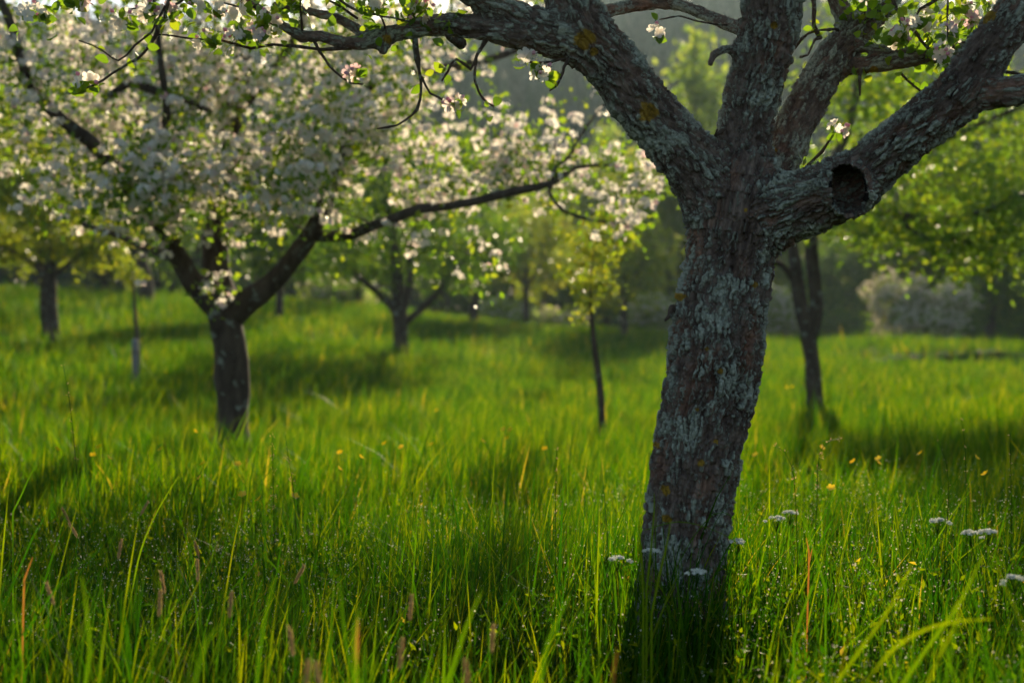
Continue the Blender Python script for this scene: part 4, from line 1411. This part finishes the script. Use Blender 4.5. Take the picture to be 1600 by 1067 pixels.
# small-leaved herbs between the blades, with tiny pale dots for seeds and painted glints
x, y = field(170, 1.4, 8.0, rng)
keep = fbm(xy3(x, y, 0.9), 2, 95) > -0.15
x, y = x[keep], y[keep]
n = len(x)
h = rng.uniform(0.14, 0.34, n)
z = H(x, y)
ch, rr = [], []
dirv = np.stack([rng.normal(size=n) * .18, rng.normal(size=n) * .18, np.ones(n)], 1)
V, fl, T, rn = blades(x, y, h, np.full(n, .003), rng, 2, .15, .1)
ch.append((V, fl, 0)); rr.append(rn * .7)
m = 14
idx = np.repeat(np.arange(n), m)
tpos = rng.uniform(.25, 1.0, n * m)
pos = np.stack([x, y, z], 1)[idx] + dirv[idx] * (h[idx] * tpos)[:, None] * np.array([.5, .5, 1]) + rng.normal(size=(n * m, 3)) * .008
dd = rand_dirs(n * m, rng) + np.array([0, 0, .5])
V, fl = scatter(LEAF5[0] * np.array([.7, 1, 1]), LEAF5[1], pos, frames_from(dd, rng), rng.uniform(.012, .032, n * m))
ch.append((V, fl, 0)); rr.append(np.repeat(rng.random(n * m), 5))
# flat rosettes of broad weed leaves near the ground
xr, yr = field(7, 1.5, 10.0, rng)
nr = len(xr)
m = 9
idx = np.repeat(np.arange(nr), m)
ang = rng.uniform(0, 6.28, nr * m)
el = rng.uniform(.25, 1.1, nr * m)
dd = np.stack([np.cos(ang) * np.cos(el), np.sin(ang) * np.cos(el), np.sin(el)], 1)
V, fl = scatter(LEAFN[0] * np.array([.75, 1, 1]), LEAFN[1], np.stack([xr, yr, H(xr, yr)], 1)[idx], frames_from(dd, rng), rng.uniform(.10, .24, nr * m))
ch.append((V, fl, 0)); rr.append(np.repeat(rng.random(nr * m) * .7, len(LEAFN[0])))
m = 5
idx = np.repeat(np.arange(n), m)
pos = np.stack([x, y, z], 1)[idx] + dirv[idx] * (h[idx] * rng.uniform(.8, 1.15, n * m))[:, None] * np.array([.5, .5, 1]) + rng.normal(size=(n * m, 3)) * .012
V, fl = scatter(np.array([[-.5, 0, -.5], [.5, 0, -.5], [.5, 0.1, .5], [-.5, 0.1, .5]]), [np.array([[0, 1, 2, 3]])], pos, frames_from(rand_dirs(n * m, rng), rng), rng.uniform(.002, .005, n * m))
ch.append((V, fl, 1)); rr.append(np.repeat(rng.random(n * m), 4))
link("meadow_herbs", mesh_from("meadow_herbs", ch, [M_grass, M_cream_petal], smooth=False, attrs={'rnd': np.concatenate(rr), 't': np.full(sum(len(c[0]) for c in ch), .5)}),
     kind='stuff', label='small-leaved herbs with tiny pale flowers and painted glints among the grass')


# ------------------------------------------------------------------ flowers and stalks standing out of the grass
def stem_rows(hgt, lean, rng, r=0.0016, n=6):
    t = np.linspace(0, 1, n)
    b = rng.normal(size=2) * lean
    return np.stack([b[0] * t ** 1.6 * hgt, b[1] * t ** 1.6 * hgt, t * hgt - .02, r * (1 - .4 * t)], 1)


def buttercup_mesh(seed):
    r = np.random.default_rng(seed)
    V, fl = tube(stem_rows(.47, .12, r), 5)
    top_ = stem_rows(.47, .12, np.random.default_rng(seed))[-1, :3]
    st = mesh_from("buttercup_stem", [(V, fl, 0)], M_grass, attrs={'rnd': np.full(len(V), .4), 't': np.full(len(V), .5)})
    d = np.array([[r.normal() * .6, -.7, .8]])
    pv, pf = scatter(FLOW_NEAR[0], FLOW_NEAR[1], top_[None], frames_from(d, r), np.array([.016]))
    fm = mesh_from("buttercup_flower", [(pv, pf, 0)], M_yellow, attrs={'rnd': np.full(len(pv), r.random())})
    return st, fm


BC = [buttercup_mesh(s) for s in (1, 2, 3)]
CUPS = [(165, 695), (170, 715), (183, 718), (243, 698), (320, 745), (326, 728), (365, 725), (375, 768), (390, 775), (405, 767), (468, 732), (558, 712), (610, 690), (628, 695), (725, 690),
        (747, 687), (800, 675), (811, 666), (823, 667), (1345, 718), (1356, 714), (1363, 720), (1590, 746), (1572, 750), (1532, 735), (1250, 700), (970, 605), (963, 608), (1165, 708),
        (1285, 760), (1462, 712), (1500, 705), (880, 702), (540, 700), (85, 700), (300, 672), (685, 640), (1225, 605), (1242, 602)]
for px, py in CUPS:
    zt = 0.46
    dd = 7.0
    for _ in range(6):
        g0 = Hs((px - 800) / F * dd, dd)
        dd = float(np.clip((CAM_H - zt - g0) * F / (py - 518), 3, 26))
    x = (px - 800) / F * dd
    t = thing("buttercup", "yellow buttercup on a thin stem standing in the meadow grass", "flower", (x, dd, Hs(x, dd)), "buttercups scattered in the meadow")
    t.rotation_euler = (0, 0, rng.uniform(0, 6.28))
    a, b_ = BC[int(rng.integers(0, 3))]
    link("stem", a, t); link("flower_head", b_, t)


def umbel_mesh(seed, w=.024):
    r = np.random.default_rng(seed)
    rows = stem_rows(.44, .10, r, .002)
    top_ = rows[-1, :3]
    ch = []
    V, fl = tube(rows, 5); ch.append((V, fl, 0))
    n = 14
    c = np.stack([r.normal(size=n) * w * .55, r.normal(size=n) * w * .55, np.zeros(n)], 1)
    c[:, 2] = .03 - (c[:, 0] ** 2 + c[:, 1] ** 2) * 9
    for q in c:
        V, fl = tube(np.array([[*(top_ - [0, 0, .015]), .0007], [*(top_ + q * .5), .0006], [*(top_ + q), .0005]]), 4)
        ch.append((V, fl, 0))
    st = mesh_from("umbel_stem", ch, M_grass, attrs={'rnd': np.full(sum(len(x_[0]) for x_ in ch), .3), 't': np.full(sum(len(x_[0]) for x_ in ch), .5)})
    V, fl, a = flowers_at(top_ + c, r, 12, .006, .0030, FLOW_FAR)
    hd = mesh_from("umbel_head", [(V, fl, 0)], M_white, smooth=False, attrs={'rnd': a})
    return st, hd


UM = [umbel_mesh(s) for s in (4, 5, 6)]
UMB = [(972, 853, "white umbel flower at the left foot of the old trunk"), (995, 850, "white umbel flower almost touching the old trunk's left side"), (1045, 880, "half-open pale umbel flower in front of the old trunk's foot"),
       (1140, 842, "round white umbel flower at the right edge of the old trunk's foot"), (1208, 818, "white umbel flower in bright grass a hand right of the old trunk"), (1224, 828, "second white umbel of the pair right of the old trunk"),
       (1468, 840, "flat white umbel flower standing alone in the grass under the hollow stub's limb"), (1538, 858, "ragged white umbel flower right of the flat one"), (1556, 862, "small white umbel flower next to the ragged one, farther right"),
       (1592, 925, "large pale umbel flower nearest the right edge of the meadow")]
for k, (px, py, lab) in enumerate(UMB):
    dd = (CAM_H - .43) * F / (py - 518)
    x = (px - 800) / F * dd
    t = thing("umbel_flower", lab, "flower", (x, dd, Hs(x, dd)), "white umbel flowers near the old apple tree")
    t.rotation_euler = (0, 0, rng.uniform(0, 6.28))
    a, b_ = UM[k % 3]
    link("stem", a, t); link("flower_head", b_, t)


def foxtail_mesh(seed):
    r = np.random.default_rng(seed)
    rows = stem_rows(.42, .12, r, .0016, 7)
    V, fl = tube(rows, 5)
    st = mesh_from("foxtail_stem", [(V, fl, 0)], M_grass, attrs={'rnd': np.full(len(V), .6), 't': np.full(len(V), .6)})
    top_ = rows[-1, :3]
    dirv = rows[-1, :3] - rows[-2, :3]; dirv /= np.linalg.norm(dirv)
    n = 220
    t = r.random(n)
    rad = .0035 * np.sin(np.pi * (0.12 + .82 * t)) ** .7
    d = rand_dirs(n, r)
    d -= (d @ dirv)[:, None] * dirv
    d /= np.linalg.norm(d, axis=1, keepdims=True)
    pos = top_ + dirv * (t * .06)[:, None] + d * rad[:, None] * .6
    V, fl = scatter(np.array([[-.18, 0, 0], [.18, 0, 0], [0, 1, 0]]), [np.array([[0, 1, 2]])], pos, frames_from(d + dirv * 1.3, r), r.uniform(.004, .009, n))
    rn = np.repeat(r.random(n), 3)
    V2, fl2 = tube(np.array([[*top_, .0014], [*(top_ + dirv * .02), .0022], [*(top_ + dirv * .045), .002], [*(top_ + dirv * .06), .001]]), 6)
    hd = mesh_from("foxtail_head", [(V, fl, 0), (V2, fl2, 0)], M_seed, smooth=False, attrs={'rnd': np.concatenate([rn, np.full(len(V2), .4)])})
    return st, hd


FX = [foxtail_mesh(s) for s in (1, 2, 3, 4)]
FOX = [(149, 771), (163, 767), (201, 803), (160, 825), (341, 814), (316, 861), (381, 854), (283, 876), (341, 912), (147, 908), (490, 970), (448, 1021), (530, 1035), (236, 916), (622, 912), (749, 948),
       (748, 1015), (604, 995)]
for px, py in FOX:
    dd = (CAM_H - .46) * F / (py - 518)
    x = (px - 800) / F * dd
    t = thing("foxtail_grass", "brownish bottlebrush seed head on a thin stalk above the grass", "grass stalk", (x, dd, Hs(x, dd)), "foxtail seed heads in the near grass")
    t.rotation_euler = (0, 0, rng.uniform(0, 6.28))
    a, b_ = FX[int(rng.integers(0, 4))]
    link("stem", a, t); link("seed_head", b_, t)


def panicle(label, pts, droop, n, rng, loose=.03):
    """tall flowering grass stalk from rows (px,py,d)"""
    rows = np.array([[*at(px, py, d_), w] for px, py, d_, w in pts])
    o = rows[0, :3].copy(); o[2] = Hs(o[0], o[1])
    rows[:, :3] -= o
    rows = np.vstack([[rows[0, 0], rows[0, 1], -.02, rows[0, 3]], rows])
    C = catmull(rows, .04)
    t = thing("flowering_grass", label, "grass stalk", o)
    V, fl = tube(C, 5)
    link("stem", mesh_from("stalk", [(V, fl, 0)], M_grass, attrs={'rnd': np.full(len(V), .1), 't': np.full(len(V), .4)}), t)
    m = len(C)
    idx = rng.integers(int(m * .68), m, n)
    d_ = rand_dirs(n, rng)
    pos = C[idx, :3] + d_ * rng.uniform(0, loose, n)[:, None] * .4
    V, fl = scatter(LEAF5[0] * np.array([.8, 1, 1]), LEAF5[1], pos, frames_from(d_ + np.array([0, 0, .6]), rng), rng.uniform(.005, .010, n))
    link("seed_head", mesh_from("seed_head", [(V, fl, 0)], M_seed, smooth=False, attrs={'rnd': np.repeat(rng.random(n), 5)}), t)
    x = np.array([0, 0, 0.0])


mm = .0012
panicle("single tall grass stalk with pointed head at the left, before the double-trunked tree", [(128, 860, 4.6, mm), (120, 740, 4.6, mm), (110, 640, 4.6, mm), (104, 600, 4.6, mm), (99, 572, 4.6, .001)], 0, 26, rng, .01)
panicle("arching grass panicle bending right beside the old trunk", [(1270, 900, 4.5, mm), (1276, 800, 4.5, mm), (1278, 730, 4.5, mm), (1285, 700, 4.5, .0012), (1298, 688, 4.5, .001), (1312, 685, 4.5, .0008)], 0, 50, rng)
panicle("drooping grass panicle nearest the old trunk's right side", [(1246, 900, 4.4, mm), (1244, 800, 4.4, mm), (1238, 730, 4.4, mm), (1226, 706, 4.4, .0012), (1212, 697, 4.4, .0008)], 0, 40, rng)
panicle("tall dark grass stalk, taller of the pair at the right of the meadow", [(1512, 900, 4.6, mm), (1510, 800, 4.6, mm), (1508, 700, 4.6, mm), (1502, 655, 4.6, .001)], 0, 20, rng, .01)
panicle("tall thin grass stalk at the far right of the meadow", [(1580, 880, 4.8, mm), (1580, 780, 4.8, mm), (1579, 710, 4.8, mm), (1578, 680, 4.8, .001)], 0, 20, rng, .01)
panicle("pale-tipped straight grass stalk left of the old trunk", [(868, 880, 4.7, mm), (868, 800, 4.7, mm), (869, 735, 4.7, mm), (870, 702, 4.7, .001)], 0, 30, rng, .008)
panicle("loose grass panicle between the blossoming tree and the old trunk", [(428, 840, 4.9, mm), (427, 760, 4.9, mm), (426, 715, 4.9, mm), (425, 680, 4.9, .001)], 0, 50, rng)
panicle("small dark grass panicle right of the loose one", [(462, 820, 5.0, mm), (455, 740, 5.0, mm), (448, 700, 5.0, mm), (446, 680, 5.0, .001)], 0, 40, rng)
panicle("dark leafy grass stalk just left of the tall pair at the right", [(1476, 880, 4.4, mm), (1482, 780, 4.4, mm), (1478, 720, 4.4, mm), (1465, 690, 4.4, .001)], 0, 12, rng, .01)

# broad blades close to the camera: rows of pixel points at a distance, half width px
BB = [((1395, 1090), (1450, 1010), (1500, 940), (1535, 868), 2.6, 9), ((1330, 1090), (1400, 1010), (1470, 975), (1552, 966), 2.5, 9), ((1290, 1090), (1340, 1020), (1390, 950), (1425, 880), 2.6, 7),
      ((1440, 1090), (1470, 1020), (1500, 960), (1495, 940), 2.4, 6), ((1240, 1000), (1260, 940), (1275, 900), (1287, 870), 3.2, 5), ((1290, 920), (1275, 870), (1262, 830), (1255, 800), 3.4, 5),
      ((690, 1100), (705, 1050), (728, 980), (752, 925), 2.4, 9), ((300, 1100), (310, 1040), (324, 1000), (345, 975), 2.2, 6),
      ((560, 1100), (556, 1040), (552, 1000), (562, 950), 2.2, 8), ((925, 1100), (935, 1040), (945, 985), (962, 935), 2.2, 7),
      ((1010, 920), (1016, 870), (1022, 800), (1022, 770), 3.7, 5), ((1018, 960), (1030, 900), (1042, 850), (1048, 812), 3.6, 6), ((1005, 940), (1003, 880), (1000, 840), (998, 820), 3.7, 5),
      ((560, 1090), (545, 1030), (535, 960), (530, 900), 2.6, 6), ((205, 930), (220, 860), (245, 800), (278, 745), 4.0, 4), ((20, 800), (35, 770), (48, 740), (60, 725), 4.2, 4),
      ((1475, 1090), (1482, 1040), (1490, 990), (1492, 955), 2.3, 7), ((130, 1090), (140, 1020), (136, 960), (128, 900), 2.4, 7), 
      ((840, 1100), (850, 1030), (868, 975), (890, 930), 2.3, 8), ((400, 1100), (404, 1030), (415, 960), (430, 900), 2.5, 7), 
      ((1060, 880), (1090, 830), (1130, 800), (1190, 850), 4.2, 2), ((1000, 830), (1060, 815), (1120, 830), (1170, 860), 4.1, 2)]
ch, tt, rr = [], [], []
for a_, b_, c_, d_, dist, hw in BB:
    rows = catmull(np.array([[*at(*a_, dist), hw * .30 * dist / F], [*at(*b_, dist), hw * .33 * dist / F], [*at(*c_, dist), hw * .24 * dist / F], [*at(*d_, dist), .0008]]), .03)
    g0 = Hs(rows[0, 0], rows[0, 1])
    if rows[0, 2] > g0:
        rows = np.vstack([[rows[0, 0], rows[0, 1], g0, rows[0, 3]], rows])
    T, U, W = par_frames(rows)
    side = np.cross(T, np.array([0.25 * rng.normal(), 1, 0])); side /= np.linalg.norm(side, axis=1, keepdims=True)
    n = len(rows)
    V = np.concatenate([rows[:, :3] - side * rows[:, 3:4], rows[:, :3] + np.array([0, .25, 0]) * rows[:, 3:4], rows[:, :3] + side * rows[:, 3:4]])
    q = np.array([[i, i + 1, i + 1 + n, i + n] for i in range(n - 1)] + [[i + n, i + 1 + n, i + 1 + 2 * n, i + 2 * n] for i in range(n - 1)])
    ch.append((V, [q], 0)); tt.append(np.tile(np.linspace(0, 1, n), 3)); rr.append(np.full(3 * n, rng.uniform(.3, .75)))
link("broad_grass", mesh_from("broad_grass", ch, M_grass, attrs={'t': np.concatenate(tt), 'rnd': np.concatenate(rr)}), kind='stuff', label='broad bright grass blades rising close to the viewer')
OB = [(562, 1000, 965, 2.5), (963, 1045, 1010, 2.4), (1268, 862, 840, 3.9), (42, 905, 870, 3.4), (1268, 880, 850, 4.0)]
for k, (px, y0, y1, dist) in enumerate(OB):
    p0, p1 = at(px - 4, y0, dist), at(px + rng.normal() * 8, y1, dist)
    g0 = Hs(p0[0], p0[1])
    o = np.array([p0[0], p0[1], g0])
    rows = catmull(np.array([[p0[0] - .01, p0[1], g0 - .01, .0018], [*p0, .0022], [*p1, .0008]]), .04)
    rows[:, :3] -= o
    n = len(rows)
    V = np.concatenate([rows[:, :3] - np.array([1, 0, 0]) * rows[:, 3:4], rows[:, :3] + np.array([1, .3, 0]) * rows[:, 3:4]])
    q = np.array([[i, i + 1, i + 1 + n, i + n] for i in range(n - 1)])
    ob = link("withered_blade", mesh_from("withered_blade", [(V, [q], 0)], M_orange_blade, attrs={'rnd': np.full(2 * n, rng.random())}))
    ob.location = o
    ob['label'] = "withered orange grass blade among green ones in the near meadow"
    ob['category'] = "grass blade"
    ob['group'] = "withered orange blades in the near grass"

# ------------------------------------------------------------------ haze: one closed box round everything
hz, nt, out = new_mat("haze")
pv = nd(nt, "ShaderNodeVolumePrincipled")
pv.inputs["Color"].default_value = (0.66, 0.88, 1.0, 1)
pv.inputs["Density"].default_value = 0.0003
pv.inputs["Anisotropy"].default_value = 0.5
nt.links.new(pv.outputs[0], out.inputs["Volume"])
x0, x1, y0, y1, z0, z1 = -255, 255, -115, 285, -4, 88
V = np.array([[x, y, z] for x in (x0, x1) for y in (y0, y1) for z in (z0, z1)], float)
q = np.array([[0, 1, 3, 2], [4, 6, 7, 5], [0, 4, 5, 1], [2, 3, 7, 6], [0, 2, 6, 4], [1, 5, 7, 3]])
link("haze", mesh_from("haze", [(V, [q], 0)], hz, smooth=False), kind='stuff', label='thin evening haze filling the orchard air')
print("done", round(time.time() - T0, 1))
